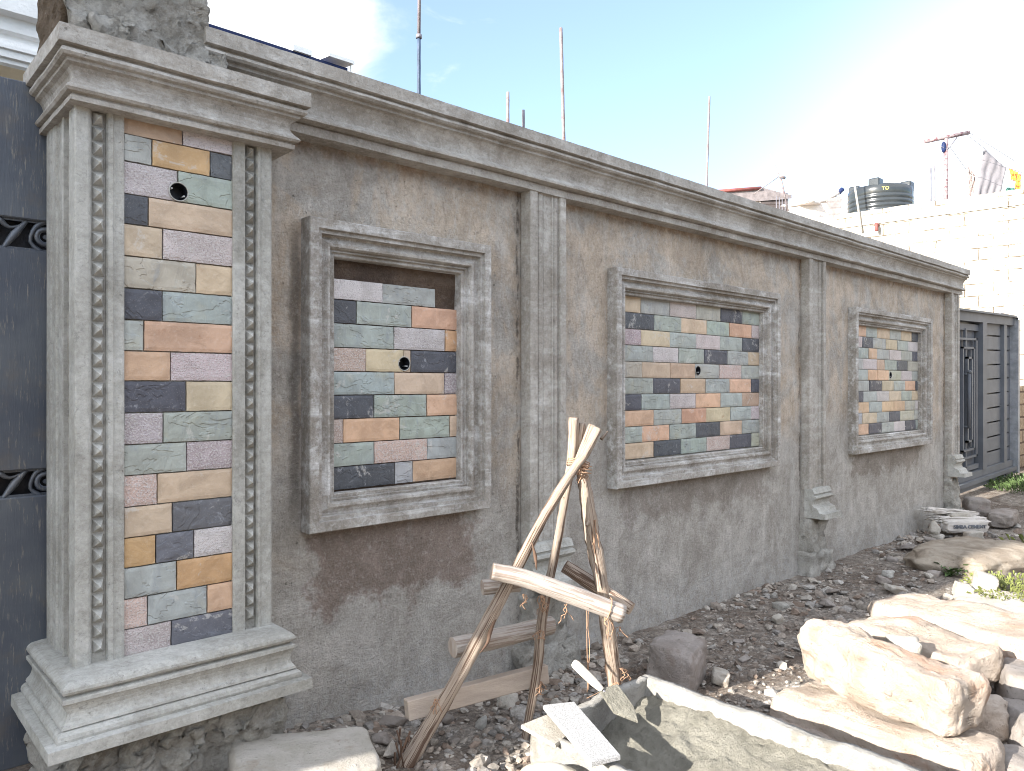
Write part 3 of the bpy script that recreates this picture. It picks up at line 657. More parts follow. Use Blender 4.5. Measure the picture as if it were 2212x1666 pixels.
# a photo fraction becomes a true fraction along the wall (perspective of the sketch undone)
def persp(xl, xr, ua, ub):
    def f(u):
        s_ = ua + (ub - ua) * u; cc, ss = math.cos(yaw), math.sin(yaw)
        return 2.8 * (cc + ss * s_) / (ss - cc * s_)
    a0, a1 = f(0), f(1)
    return lambda u: xl + (xr - xl) * (f(u) - a0) / (a1 - a0)
u_ = lambda x: (x - 2040) / 3006.5
for k, ((a, b_), rows, zs, seed, e0, e1, s0, s1, tl, tr) in enumerate(((PAN[0], rowsA, zA, 3, 435, 1612, 1343, 1837, 1.572, 2.245), (PAN[1], pr(rowsB), None, 5, 312, 1172, 2497, 3041, 3.44, 5.03), (PAN[2], pr(rowsC), None, 9, 457, 990, 3419, 3675, 6.58, 8.11))):
    mb = MB(); frame_ring(mb, a, b_, FZ0, FZ1, [(p_, 2.768 - (2.768 - y_) * 1.12 if y_ < 2.768 else y_) for p_, y_ in fprof], .0012, seed)
    fr = obj('panel_frame', mb, M_FRAME, wall)
    if zs is None: zs = [2.029 - .0966 * i for i in range(11)]
    hx = (1.926, 4.231, 7.408)[k]; xl = a + .135; xr = b_ - .112 if k != 0 else b_ - .118
    # tiles keep the true positions seen behind the frame's lip
    g0 = persp(0, 1, u_(s0), u_(s1)); cc, ss = math.cos(yaw), math.sin(yaw)
    X0 = 2.8 * (cc + ss * u_(s0)) / (ss - cc * u_(s0)); X1 = 2.8 * (cc + ss * u_(s1)) / (ss - cc * u_(s1))
    fn = lambda u, g0=g0, X0=X0, X1=X1: X0 + (X1 - X0) * g0(u)
    if k == 0:
        xl, xr = X0, X1
    else: xl, xr = X0, X1
    # the first tile of each row runs on behind the lip to the frame
    fn2 = lambda u, fn=fn, a=a, b_=b_, k=k: (a + .137 if u <= 0.0001 else (b_ - .12 if (u >= .995 and k) else fn(u)))
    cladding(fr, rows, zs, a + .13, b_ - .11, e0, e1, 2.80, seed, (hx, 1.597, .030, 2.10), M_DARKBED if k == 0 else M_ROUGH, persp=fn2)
# ------------------------------------------------------------------ gate pillar
def gate_pillar():
    p = thing('gate_pillar', (.9, 2.75, 0), 'pale cement gate pillar clad in coloured stone, between the dark gate and the long wall', 'gate pillar')
    mb = MB(); mb.box(.605, 1.205, 2.68, 3.0, .40, 2.40); obj('pillar_core', mb, M_ROUGH, p)
    mb = MB(); mb.lump(.592, .64, 2.66, 2.75, .62, 2.37, .011, .006, 4, 25, 0); obj('rough_seam', mb, M_ROUGH, p)
    # plinth
    bp = [(-.03, .634), (0, .630), (.008, .625), (.015, .617), (.017, .608), (.013, .600), (.004, .596), (.000, .590), (.015, .588), (.017, .584), (.017, .575), (.012, .570), (.004, .556), (.001, .542), (.003, .530), (.009, .518), (.016, .511), (.018, .503), (.010, .500), (.022, .497), (.031, .490), (.034, .480), (.032, .471), (.060, .468), (.061, .433), (.03, .430)]
    mb = MB(); mb.mitred(.537, 2.495, 1.228, 3.06, bp, .0022, 3); obj('plinth', mb, M_PILLAR, p)
    # capital
    cp = [(-.02, 2.567), (.043, 2.566), (.044, 2.513), (.024, 2.510), (.024, 2.505), (.034, 2.500), (.036, 2.490), (.030, 2.482), (.018, 2.479), (.018, 2.469), (.005, 2.462), (-.003, 2.450), (-.006, 2.437), (-.003, 2.422), (.006, 2.408), (.016, 2.399), (.020, 2.391), (.015, 2.383), (.001, 2.380), (.001, 2.375), (.006, 2.373), (.006, 2.357), (-.03, 2.355)]
    mb = MB(); mb.mitred(.564, 2.56, 1.272, 3.04, cp, .0025, 8, rmul=1.25); obj('capital', mb, M_MOULD, p)
    # shaft strips
    def strip(pl, nm='shaft_strip', z0=.60, z1=2.37, sd=0): 
        m_ = MB(); m_.vext(pl, z0, z1, .05, .0012, sd); return obj(nm, m_, M_PILLAR, p)
    yb = 2.64
    strip([(.580, 2.652), (.580, 2.604), (.584, 2.600), (.617, 2.600), (.624, 2.606), (.629, 2.615), (.629, yb), (.60, 2.652)], sd=1)
    c1 = strip([(.629, yb), (.629, 2.624), (.670, 2.624), (.670, yb)], 'beaded_channel', sd=2)
    strip([(.670, yb), (.670, 2.615), (.674, 2.603), (.686, 2.600), (.691, 2.606), (.695, 2.606), (.715, 2.603), (.721, 2.606), (.721, yb)], sd=3)
    strip([(1.072, yb), (1.072, 2.606), (1.077, 2.602), (1.114, 2.602), (1.119, 2.612), (1.119, yb)], sd=4)
    c2 = strip([(1.119, yb), (1.119, 2.624), (1.158, 2.624), (1.158, yb)], 'beaded_channel', sd=5)
    strip([(1.158, yb), (1.158, 2.612), (1.162, 2.603), (1.170, 2.602), (1.174, 2.606), (1.208, 2.602), (1.214, 2.606), (1.214, 2.78), (1.19, 2.78), (1.19, yb)], sd=6)
    for ch, x0, x1 in ((c1, .632, .666), (c2, 1.122, 1.155)):
        m_ = MB(); z = .66; rr = random.Random(int(x0 * 100))
        while z < 2.33:
            h = .0472; a = x0 + rr.uniform(-.001, .001); b2 = x1 + rr.uniform(-.001, .001); mx = (a + b2) / 2; zz0, zz1 = z + .0015, z + h - .0015; ap = 2.589 + rr.uniform(-.001, .002)
            m_.add([(a, 2.625, zz0), (b2, 2.625, zz0), (b2, 2.625, zz1), (a, 2.625, zz1), (mx, ap, (zz0 + zz1) / 2)], [(0, 1, 4), (1, 2, 4), (2, 3, 4), (3, 0, 4)])
            z += h
        obj('pyramid_studs', m_, M_PILLAR, ch, fixn=False)
    # left side strips
    strip([(.60, 2.656), (.581, 2.656), (.579, 2.670), (.60, 2.672)], sd=7)
    strip([(.60, 2.74), (.579, 2.74), (.577, 2.754), (.583, 2.757), (.583, 2.832), (.577, 2.836), (.576, 2.88), (.580, 2.884), (.580, 2.892), (.574, 2.896), (.574, 2.955), (.60, 2.96)], sd=8)
    # cladding on the front
    rows = ['B1236 W1580', 'G1030 S1421 d1580', 'P1205 G1580', 'D1005 Y1580', 'Y1102 P1580', 'y1325 Y1580', 'D1100 g1580', 'G976 O1580', 'O1155 P1580', 'D1260 Y1580', 'U1105 G1580', 'G1262 U1580', 'K1066 Y1580', 'Y1167 d1580', 'S1055 d1310 P1580', 'G1195 S1580', 'K1000 G1400 O1580', 'P1160 d1580']
    zs = [2.362, 2.306, 2.219, 2.115, 2.019, 1.916, 1.813, 1.712, 1.612, 1.515, 1.412, 1.310, 1.211, 1.110, 1.011, .915, .815, .718, .624]
    def f(u):
        s_ = u_(491 + (929 - 491) * u); return 2.617 * (math.cos(yaw) + math.sin(yaw) * s_) / (math.sin(yaw) - math.cos(yaw) * s_)
    cladding(p, pr(rows), zs, .722, 1.072, 840, 1578, 2.612, 21, (.8905, 2.148, .030, 2.37), M_ROUGH, persp=f, topgap=True)
    # rough stub above and footing below
    mb = MB(); mb.lump(.562, .995, 2.63, 3.0, 2.50, 3.7, .013, .030, 11, 9, 0, taper=.12); mb.lump(.60, 1.06, 2.60, 2.98, 2.48, 2.64, .011, .035, 15, 12, 0)
    obj('rough_stub', mb, M_ROUGH, p)
    mb = MB(); mb.lump(.548, .60, 2.67, 2.96, 2.52, 3.7, .014, .014, 31, 22, 0); obj('bare_stone_side', mb, M_ROUGHB, p)
    mb = MB(); mb.lump(.545, 1.20, 2.53, 3.0, -.1, .435, .010, .05, 17, 8, 0); mb.lump(.50, 1.06, 2.47, 2.9, .02, .20, .012, .06, 23, 7, 0)
    obj('rough_footing', mb, M_ROUGH, p)
    return p
gp = gate_pillar()
def copy_tree(o, parent=None):
    c = o.copy(); C.collection.objects.link(c); c.parent = parent
    for ch in [q for q in bpy.data.objects if q.parent == o]: copy_tree(ch, c)
    return c
gp2 = copy_tree(gp); gp2.location = (gp.location.x - 3.45, 2.75, 0)  # out-of-view copy, set and spaced for the shade it casts
gp2['label'] = 'unseen matching gate pillar left of the dark gate, placed to cast shade'; gp2['category'] = 'gate pillar'
gp['group'] = gp2['group'] = 'pair of gate pillars'
# ------------------------------------------------------------------ dark gate at the left
gt = thing('metal_gate', (-1.5, 3.0, .2), 'dark scratched steel gate with cut-out scroll bands left of the stone-clad pillar', 'gate')
mb = MB()
for z0, z1 in ((.22, 1.125), (1.215, 1.960), (2.062, 2.525)): mb.box(-3.55, .60, 2.985, 3.01, z0, z1, 0, .004)
obj('sheet', mb, M_GATE, gt)
mb = MB(); mb.box(-3.55, .60, 3.05, 3.06, .3, 2.45); obj('gap_blackout', mb, M_BLACK, gt)  # black sheet added behind the cut-outs, stands in for the shaded yard
for zc, h in ((1.17, .10), (2.011, .112)):
    mb = MB(); z0, z1 = zc - h / 2, zc + h / 2
    mb.box(-3.55, .60, 3.000, 3.008, z0 - .012, z0 + .012); mb.box(-3.55, .60, 3.000, 3.008, z1 - .012, z1 + .012)
    x = -3.5; i = 0
    while x < .60:                                            # scroll work: rings, commas and leaves
        if i % 2 == 0:
            pts = [(x + .026 * math.cos(a), 3.004, zc + .026 * math.sin(a)) for a in np.linspace(0, 2 * math.pi, 17)]
            mb.tube(pts, .009, 6, cap=False); mb.tube([(x, 3.0, zc), (x, 3.008, zc)], .008, 10)
            mb.tube([(x - .01, 3.004, z0), (x - .045, 3.004, zc - .02), (x - .03, 3.004, zc + .03), (x, 3.004, z1)], [.01, .006, .008, .012], 6, sub=3)
        else:
            mb.tube([(x - .04, 3.004, z0), (x - .005, 3.004, zc), (x + .035, 3.004, z1)], [.006, .014, .005], 6, sub=4)
            mb.tube([(x - .05, 3.004, z1 - .01), (x - .02, 3.004, zc + .02), (x + .02, 3.004, zc + .035)], [.012, .006, .003], 6, sub=3)
        x += .085; i += 1
    obj('scroll_band', mb, M_GATE, gt)
# ------------------------------------------------------------------ white house behind the gate
ho = thing('white_house', (-3.0, 5.5, 0), 'white rendered house with a moulded eave behind the dark gate', 'house')
mb = MB(); mb.box(-7, .82, 5.3, 9, 0, 3.15); obj('wall', mb, M_YSOFF, ho)
mb = MB(); mb.box(-7, .88, 4.63, 5.6, 3.165, 3.185); obj('soffit', mb, M_YSOFF, ho)
hp = [(4.60, 3.70), (4.56, 3.50), (4.56, 3.408), (4.62, 3.400), (4.62, 3.330), (4.66, 3.322), (4.66, 3.285), (4.60, 3.275), (4.60, 3.25), (4.585, 3.245), (4.585, 3.225), (4.60, 3.22), (4.60, 3.185), (4.62, 3.18), (4.62, 3.16), (5.0, 3.19), (5.0, 3.70)]
mb = MB(); mb.extr(hp, -7, .90, 1.0); obj('eave_moulding', mb, M_WHITE, ho)
mb = MB(); mb.box(-7.02, .88, 4.9, 9, 3.2, 4.4); obj('parapet', mb, M_WHITE, ho)
nb = thing('unseen_shade_block', (-7, 4, 0), 'tall plain block added out of view beyond the dark gate to shade the pillar', 'house')  # unseen block added to keep low sun off the pillar's left side
mb = MB(); mb.box(-7.3, -6.5, 3.02, 6, 0, 5.8); obj('wall', mb, M_YSOFF, nb); mb = MB(); mb.box(-7.35, -6.45, 3.0, 6.1, 5.8, 5.95); obj('roof_slab', mb, M_WHITE, nb)
ow = thing('added_opposite_building', (2, -8, 0), 'long plain building across the street, added out of view to block low sky light', 'building')  # added behind the camera to cut low sky light on the mouldings
mb = MB(); mb.box(-12, 18, -12, -7.5, 0, 4.2); obj('wall', mb, M_PIER, ow); mb = MB(); mb.box(-12.3, 18.3, -12.3, -7.2, 4.2, 4.4); obj('roof_slab', mb, M_PIER, ow)
# ------------------------------------------------------------------ blue roof and rods behind the wall
bh = thing('blue_roofed_outbuilding', (2.4, 6.0, 0), 'low outbuilding with a thin blue metal roof edge just above the cornice', 'outbuilding')
mb = MB(); mb.box(.4, 2.80, 5.12, 7.5, 0, 3.62); obj('wall', mb, M_WHITE, bh)
mb = MB(); mb.extr([(4.96, 3.800), (5.0, 3.853), (7.6, 4.0), (7.6, 3.95), (5.0, 3.815)], .3, 2.90, .2); mb.box(.3, 2.90, 4.95, 4.99, 3.78, 3.857)
rf = obj('roof', mb, M_BLUE, bh)
mb = MB(); mb.box(2.46, 2.60, 4.93, 5.15, 3.855, 3.895); obj('vent', mb, M_WHITE, rf)
mb = MB(); mb.extr([(4.9, 3.88), (4.9, 3.905), (5.5, 3.98), (5.5, 3.95)], 2.72, 2.93, .1); mb.tube([(2.915, 4.93, 3.885), (2.915, 4.93, 3.5)], .006, 6); obj('white_flap', mb, M_WHITE, bh)
rods = [(2.329, 2.329, 3.60, .0095, 'tall bar, pale above and blue below, first behind the cornice from the pillar', M_BLUEBAR),
        (2.962, 2.962, 3.21, .009, 'short pale reinforcing bar, the left of the three short ones', M_PALEBAR), (3.088, 3.086, 3.136, .009, 'short dark and pale bar, the middle one of the three short ones', M_STEEL),
        (3.162, 3.162, 3.034, .007, 'tiny bar tip just peeping over the cornice, lowest of all', M_STEEL), (3.440, 3.408, 3.727, .0105, 'tall pinkish bar standing behind the middle of the wall', M_PALEBAR), (5.02, 5.065, 3.73, .0085, 'slim leaning ribbed bar behind the second panel', M_PALEBAR)]
for xb, xt, zt, r, lab, mt in rods:
    mb = MB(); n = 60; pts = [(xb + (xt - xb) * max(0, (k / n * zt - 2.9)) / (zt - 2.9) if zt > 2.9 else xb, 3.25, k / n * zt) for k in range(n + 1)]
    if mt is M_BLUEBAR: pts = [(x_, y_, z_ * 3.335 / 3.60) for x_, y_, z_ in pts]
    mb.tube(pts, [r * (1.0 + .10 * (k % 2)) for k in range(n + 1)], 7, 0)
    mats = [mt]
    o = obj('rebar_rod', mb, mats, label=lab, cat='metal rod', group='reinforcing bars standing behind the wall')
    if mt is M_BLUEBAR:
        m2 = MB(); m2.tube([(2.329, 3.25, 3.335), (2.335, 3.25, 3.90)], .009, 8); obj('upper_rod', m2, M_PALEBAR, o)
        m2 = MB(); m2.tube([(2.329, 3.25, 3.325), (2.329, 3.25, 3.345)], .016, 8); obj('coupler', m2, M_STEEL, o)
# ------------------------------------------------------------------ grey sliding gate at the right
sg = thing('sliding_gate', (10.4, 3.15, .17), 'tall grey steel sliding gate with a small door, at the far end of the wall', 'gate')
TL = .025
def zz(x, z): return z + TL * (x - 10.5)
def gbox(mb, x0, x1, y0, y1, z0, z1, tl=TL, tl0=None):
    a0 = (tl if tl0 is None else tl0) * (x0 - 10.5); a1 = (tl if tl0 is None else tl0) * (x1 - 10.5); b0 = tl * (x0 - 10.5); b1 = tl * (x1 - 10.5)
    mb.add([(x0, y0, z0 + a0), (x1, y0, z0 + a1), (x1, y1, z0 + a1), (x0, y1, z0 + a0), (x0, y0, z1 + b0), (x1, y0, z1 + b1), (x1, y1, z1 + b1), (x0, y1, z1 + b0)],
           [(0, 3, 2, 1), (4, 5, 6, 7), (0, 1, 5, 4), (1, 2, 6, 5), (2, 3, 7, 6), (3, 0, 4, 7)])
mb = MB()
gbox(mb, 8.9, 12.75, 3.06, 3.22, 2.425, 2.45); gbox(mb, 8.9, 12.75, 3.10, 3.20, 2.31, 2.425)
gbox(mb, 8.9, 12.75, 3.11, 3.20, .29, .375); gbox(mb, 8.9, 12.72, 3.06, 3.18, .235, .285); gbox(mb, 8.9, 12.70, 3.10, 3.18, .17, .235)
gbox(mb, 11.285, 11.455, 3.10, 3.20, .375, 2.31); gbox(mb, 12.27, 12.40, 3.11, 3.20, .375, 2.31)
obj('gate_frame', mb, M_GGREY, sg)
for x0, x1 in ((11.455, 12.27), (12.40, 12.72)):
    for k in range(10):
        z0 = .375 + k * .1975; mb = MB(); gbox(mb, x0, x1, 3.155, 3.165, z0 + .006, z0 + .1975 - .014 - (.02 if k == 9 else 0)); obj('cladding_sheet', mb, M_GGREY, sg)
mb = MB(); gbox(mb, 9.0, 12.72, 3.205, 3.21, .30, 2.42); obj('gap_blackout', mb, M_BLACK, sg)  # black sheet added behind the door to close bright gaps
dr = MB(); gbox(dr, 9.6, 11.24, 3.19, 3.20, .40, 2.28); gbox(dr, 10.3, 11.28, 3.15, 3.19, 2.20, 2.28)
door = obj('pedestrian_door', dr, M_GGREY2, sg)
mb = MB()
def rect(x0, x1, z0, z1, wd, y0, y1):
    gbox(mb, x0, x1, y0, y1, z1 - wd * .6, z1); gbox(mb, x0, x1, y0, y1, z0, z0 + wd * .6); gbox(mb, x0, x0 + wd, y0, y1, z0, z1); gbox(mb, x1 - wd, x1, y0, y1, z0, z1)
rect(9.7, 11.16, .56, 2.10, .045, 3.13, 3.16); rect(10.55, 11.03, .66, 1.985, .04, 3.12, 3.15); rect(10.70, 10.91, .77, 1.86, .045, 3.11, 3.14)
gbox(mb, 10.72, 10.76, 3.14, 3.17, .42, 2.22); gbox(mb, 10.92, 10.95, 3.14, 3.17, .7, 1.95)
gbox(mb, 9.7, 11.24, 3.14, 3.18, .40, .46)
obj('door_grille', mb, M_GGREY, door)
mb = MB(); mb.tube([(10.645, 3.08, 1.66), (10.645, 3.08, .96)], .020, 8)
for z in (1.64, .98): mb.tube([(10.645, 3.08, z), (10.645, 3.15, z)], .014, 8)
mb.rock((10.645, 3.075, 1.67), (.055, .055, .055), seed=1, sub=2, amp=0, boxy=1); obj('door_handle', mb, M_GGREY, door)
for k in range(5):
    mb = MB(); gbox(mb, 10.79, 10.85, 3.183, 3.1885, .93 + k * .19, .955 + k * .19); obj('door_slot', mb, M_BLACK, door)
mb = MB(); gbox(mb, 12.72, 12.80, 3.05, 3.2, .18, 2.42); gp_ = obj('end_post', mb, m_simple('light_grey_post', (.24, .25, .27), .6), sg)
mb = MB(); mb.box(12.72, 12.80, 3.02, 3.09, 2.44, 2.53, 0, .01); obj('guide_block', mb, M_WHITE, sg)
mb = MB(); mb.box(12.3, 12.95, 3.16, 3.19, 2.50, 2.53); obj('guide_rail', mb, M_STEEL, sg)
mb = MB(); mb.lump(12.83, 15.0, 3.30, 3.6, 0, 1.50, .06, .02, 3, 5, 0, ridged=False)  # low wall added so the facade foot here reads as shaded
obj('low_shade_wall', mb, M_PIER, label='low brown block wall added right of the grey sliding gate for the shade there', cat='pier')
# ------------------------------------------------------------------ block building at the right
bb = thing('block_building', (16, 5, 0), 'tall sunlit cream block building with a flat roof behind the wall end', 'building')
def fy(Y): return 14.727 - .1137 * Y - .0
mb = MB()
def slabwall(y0, y1, z0, z1, thick, off=0.0):
    vs = [(fy(y0) + off, y0, z0), (fy(y1) + off, y1, z0), (fy(y1) + thick, y1, z0), (fy(y0) + thick, y0, z0)]; vs += [(x, y, z1) for x, y, _ in vs]
    mb.add(vs, [(0, 3, 2, 1), (4, 5, 6, 7), (0, 1, 5, 4), (1, 2, 6, 5), (2, 3, 7, 6), (3, 0, 4, 7)])
slabwall(-3, 8.3, 0, 4.42, 6); obj('wall', mb, M_BLOCK, bb)
mb = MB(); ny = 90; vs = []
for i in range(ny + 1):
    y = -3 + 11.35 * i / ny; e = .012 * mn.noise(Vector((y * 5, 1, 1)))
    for (o_, z) in ((-.02, 4.425 + e), (-.025, 4.68 + .01 * mn.noise(Vector((y * 3, 5, 1)))), (.3, 4.69), (.3, 4.43)): vs.append((fy(y) + o_, y, z))
mb.add(vs, [(i * 4 + j, i * 4 + (j + 1) % 4, (i + 1) * 4 + (j + 1) % 4, (i + 1) * 4 + j) for i in range(ny) for j in range(4)]); obj('parapet_slab', mb, M_BLOCK, bb)
mb = MB(); mb.tube([(14.2, 5.54, 4.40), (14.0, 5.54, 4.40), (13.99, 5.53, 4.38), (13.98, 5.52, 4.27)], .028, 8); obj('drain_spout', mb, M_RUST, bb)
mb = MB()
for q in range(2): mb.tube([(13.9, 3.02 + q * .06, 2.3), (13.9, 3.02 + q * .06, 3.6)], .012, 6)
mb.tube([(13.86, 2.96, 2.95), (13.93, 3.08, 2.97), (13.9, 3.14, 2.95)], .012, 6); obj('rusty_starter_bars', mb, M_RUST, bb)
mb = MB(); mb.box(14.08, 14.14, 4.20, 4.55, 3.36, 3.42); obj('crack_stub', mb, M_RUST, bb)
# water tank
tk = thing('water_tank', (14.9, 5.82, 4.45), 'black ribbed plastic water tank on the roof edge of the block building', 'water tank')
def lathe(mb, cx, cy, prof, n=48, mi=0):
    N = len(prof); vs = [(cx + r * math.cos(2 * math.pi * k / n), cy + r * math.sin(2 * math.pi * k / n), z) for k in range(n) for r, z in prof]
    mb.add(vs, [(k * N + j, ((k + 1) % n) * N + j, ((k + 1) % n) * N + j + 1, k * N + j + 1) for k in range(n) for j in range(N - 1)], mi, True)
tp = [(.55, 4.4)]
z = 4.45
while z < 5.0: tp += [(.565, z), (.575, z + .03), (.575, z + .055), (.56, z + .075)]; z += .085
tp += [(.565, 5.05), (.57, 5.12), (.565, 5.19), (.54, 5.215), (.40, 5.25), (.25, 5.27), (.24, 5.30), (.16, 5.31), (0, 5.31)]
mb = MB(); lathe(mb, 14.9, 5.82, tp); obj('tank_shell', mb, M_TANK, tk)
for (a, r1, h) in ((3.35, .44, .14), (4.9, .46, .10), (2.0, .42, .12)):
    mb = MB(); cx, cy = 14.9 + r1 * math.cos(a), 5.82 + r1 * math.sin(a); mb.box(cx - .10, cx + .10, cy - .10, cy + .10, 5.12, 5.20 + h, 0, .02); obj('lifting_lug', mb, M_TANK, tk)
def text(body, size, mat, M, name, parent=None, ext=.002, bend=None):
    cu = bpy.data.curves.new('t', 'FONT'); cu.body = body; cu.size = size; cu.extrude = ext; cu.align_x = 'CENTER'; cu.align_y = 'CENTER'; cu.offset = size * .02; cu.resolution_u = 3
    to = bpy.data.objects.new('t', cu); C.collection.objects.link(to)
    dg = bpy.context.evaluated_depsgraph_get(); dg.update(); me = bpy.data.meshes.new_from_object(to.evaluated_get(dg)); bpy.data.objects.remove(to)
    loc = parent.location if parent else Vector()
    for v in me.vertices:
        q = bend(v.co) if bend else M @ v.co
        v.co = q - loc
    me.materials.clear(); me.materials.append(mat)
    o = bpy.data.objects.new(name, me); C.collection.objects.link(o)
    if parent: o.parent = parent
    return o
def bend_tank(co):
    a = math.atan2(-5.82, -14.9) + (co.x + .16) / .575
    return Vector((14.9 + (.577 + co.z) * math.cos(a), 5.82 + (.577 + co.z) * math.sin(a), 5.115 + co.y))
text('TO      ', .085, M_YEL, None, 'tank_lettering', tk, bend=bend_tank)
# shacks on the roofs
sh = thing('roof_shack', (18.2, 10.1, 5), 'small shack of cream sheets and dark boards under a rusty red sheet roof', 'shack')
def quad_prism(pts, z0, z1, mb, tops=None):
    n = len(pts); vs = [(x, y, z0) for x, y in pts] + [(x, y, (tops[i] if tops else z1)) for i, (x, y) in enumerate(pts)]
    mb.add(vs, [tuple(range(n))[::-1], tuple(range(n, 2 * n))] + [(i, (i + 1) % n, n + (i + 1) % n, n + i) for i in range(n)])
A_, B_, C_ = Vector((17.3, 11.3)), Vector((18.37, 10.25)), Vector((18.90, 9.78)); D_ = A_ + (C_ - B_)
mb = MB(); quad_prism([tuple(A_), tuple(B_), tuple(C_), tuple(D_)], 5.0, 6.6, mb, [6.55, 6.66, 6.45, 6.35]); obj('sheet_wall', mb, M_CREAMSH, sh)
mb = MB()
for k in range(7):
    z0 = 5.55 + k * .15; o_ = Vector((-.02, -.03)) * (1 + .4 * (k % 2))
    p0, p1 = B_ + o_, C_ + o_ + Vector((.02, -.01)); vs = [(p0.x, p0.y, z0), (p1.x, p1.y, z0), (p1.x, p1.y, z0 + .14), (p0.x, p0.y, z0 + .14)]; vs += [(x + .03, y + .04, z) for x, y, z in vs]
    mb.add(vs, [(0, 1, 2, 3), (7, 6, 5, 4), (0, 4, 5, 1), (1, 5, 6, 2), (2, 6, 7, 3), (3, 7, 4, 0)])
obj('board_wall', mb, M_BOARD, sh)
mb = MB()
for k in range(8):
    u = k / 7; p = A_ + (B_ - A_) * u - Vector((.02, .02)); mb.box(p.x - .012, p.x + .012, p.y - .012, p.y + .012, 5.5, 6.5 + .1 * u)
obj('sheet_batten', mb, M_PINKW, sh)
mb = MB(); n = 26; vs = []
for k in range(n + 1):
    u = k / n; p0 = (B_ - (B_ - A_).normalized() * .0) + (C_ - B_) * 1.28 * u - Vector((.1, .08)); zc = 6.72 - .24 * u + .012 * (k % 2)
    q = p0 + (A_ - B_) * 1.08; vs += [(p0.x, p0.y, zc), (q.x, q.y, zc - .11)]
mb.add(vs, [(2 * k, 2 * k + 1, 2 * k + 3, 2 * k + 2) for k in range(n)]); mb.add([(x, y, z - .05) for x, y, z in vs], [(2 * k, 2 * k + 1, 2 * k + 3, 2 * k + 2) for k in range(n)])
obj('roof', mb, M_ROOFSH, sh)
mb = MB(); p0 = B_ - Vector((.12, .10)); q = p0 + (A_ - B_) * 1.08; mb.tube([(p0.x, p0.y, 6.69), (q.x, q.y, 6.58)], .045, 6); obj('fascia', mb, M_RUST, sh)
sh2 = thing('low_roof_shack', (16.6, 8, 5), 'whitish patched shack with crumpled sheets on its roof, left of the water tank', 'shack')
A_, B_, C_ = Vector((16.1, 8.30)), Vector((16.73, 7.70)), Vector((16.93, 7.50)); D_ = A_ + (C_ - B_)
mb = MB(); quad_prism([tuple(A_), tuple(B_), tuple(C_), tuple(D_)], 4.5, 5.7, mb, [5.56, 5.66, 5.76, 5.6]); obj('patched_wall', mb, M_PINKW, sh2)
mb = MB()
for k in range(6):
    z0 = 4.95 + k * .135; p0, p1 = B_ - Vector((.02, .03)), C_ - Vector((.0, .04)); j = .02 * (k % 3)
    vs = [(p0.x - j, p0.y, z0), (p1.x + j, p1.y, z0 + .01), (p1.x + j, p1.y, z0 + .13), (p0.x - j, p0.y, z0 + .13)]; vs += [(x + .03, y + .04, z) for x, y, z in vs]
    mb.add(vs, [(0, 1, 2, 3), (7, 6, 5, 4), (0, 4, 5, 1), (1, 5, 6, 2), (2, 6, 7, 3), (3, 7, 4, 0)])
obj('board_wall', mb, m_simple('mauve_grey_board', (.30, .265, .255), .8), sh2)
mb = MB(); mb.lump(16.2, 17.0, 7.75, 8.5, 5.58, 5.63, .12, .05, 5, 4, 0); mb.tube([(16.66, 7.74, 5.68), (16.95, 7.46, 5.87)], .05, 6); mb.tube([(16.12, 8.25, 5.55), (16.72, 7.68, 5.66)], .025, 6)
obj('crumpled_roof', mb, M_PINKW, sh2)
mb = MB(); mb.tube([(16.9, 7.50, 5.83), (16.97, 7.44, 5.92)], .05, 8); obj('blue_wrap', mb, M_BLUE, sh2)
def bars(name, pts, r, lab, grp=None):
    mb = MB()
    for (a, b2) in pts: mb.tube([a, b2], r, 6)
    return obj(name, mb, M_STEEL, label=lab, cat='steel bars', group=grp)
bars('starter_bars', [((16.00 + .04 * k, 8.52 - .05 * k, 4.9), (16.00 + .04 * k, 8.52 - .05 * k, 5.80 - .03 * (k % 3))) for k in range(5)], .010, 'cluster of dark starter bars between the two roof shacks')
bars('starter_bars', [((14.6 + .03 * k, 6.42 - .06 * k, 4.5), (14.6 + .03 * k - .02, 6.42 - .06 * k, 4.80 + .04 * (k % 2))) for k in range(4)], .008, 'tiny cluster of starter bars just left of the water tank')
bars('starter_bars', [((15.35, 5.08, 4.6), (15.35, 5.08, 5.58)), ((15.40, 5.03, 4.6), (15.40, 5.03, 5.62)), ((15.2, 5.15, 4.83), (15.75, 4.72, 4.74))], .014, 'pair of starter bars with a cross piece beside the clothes line post')
mb = MB(); mb.box(15.24, 15.32, 5.16, 5.24, 4.5, 4.85, 0, .01); obj('brick_stub', mb, M_RUST, label='short reddish post stub on the roof left of the clothes line post', cat='post')
mb = MB(); mb.tube([(13.93, 5.92, 5.36), (14.03, 5.80, 4.30)], .018, 6); obj('pale_pole', mb, M_PALEST, label='thin pale pole leaning in front of the water tank', cat='pole')
mb = MB(); mb.tube([(14.87, 8.06, 6.41), (15.02, 7.93, 5.95), (15.05, 7.9, 5.85), (15.15, 7.8, 5.2)], [.008, .01, .018, .018], 6); mb.tube([(15.03, 7.92, 5.95), (14.6, 8.3, 5.55)], .010, 6); mb.tube([(15.0, 7.92, 5.93), (15.1, 7.84, 5.9)], .03, 6)
obj('bent_pole', mb, M_PALEBAR, label='thin bent pole with a tied side stay near the left shack', cat='pole')
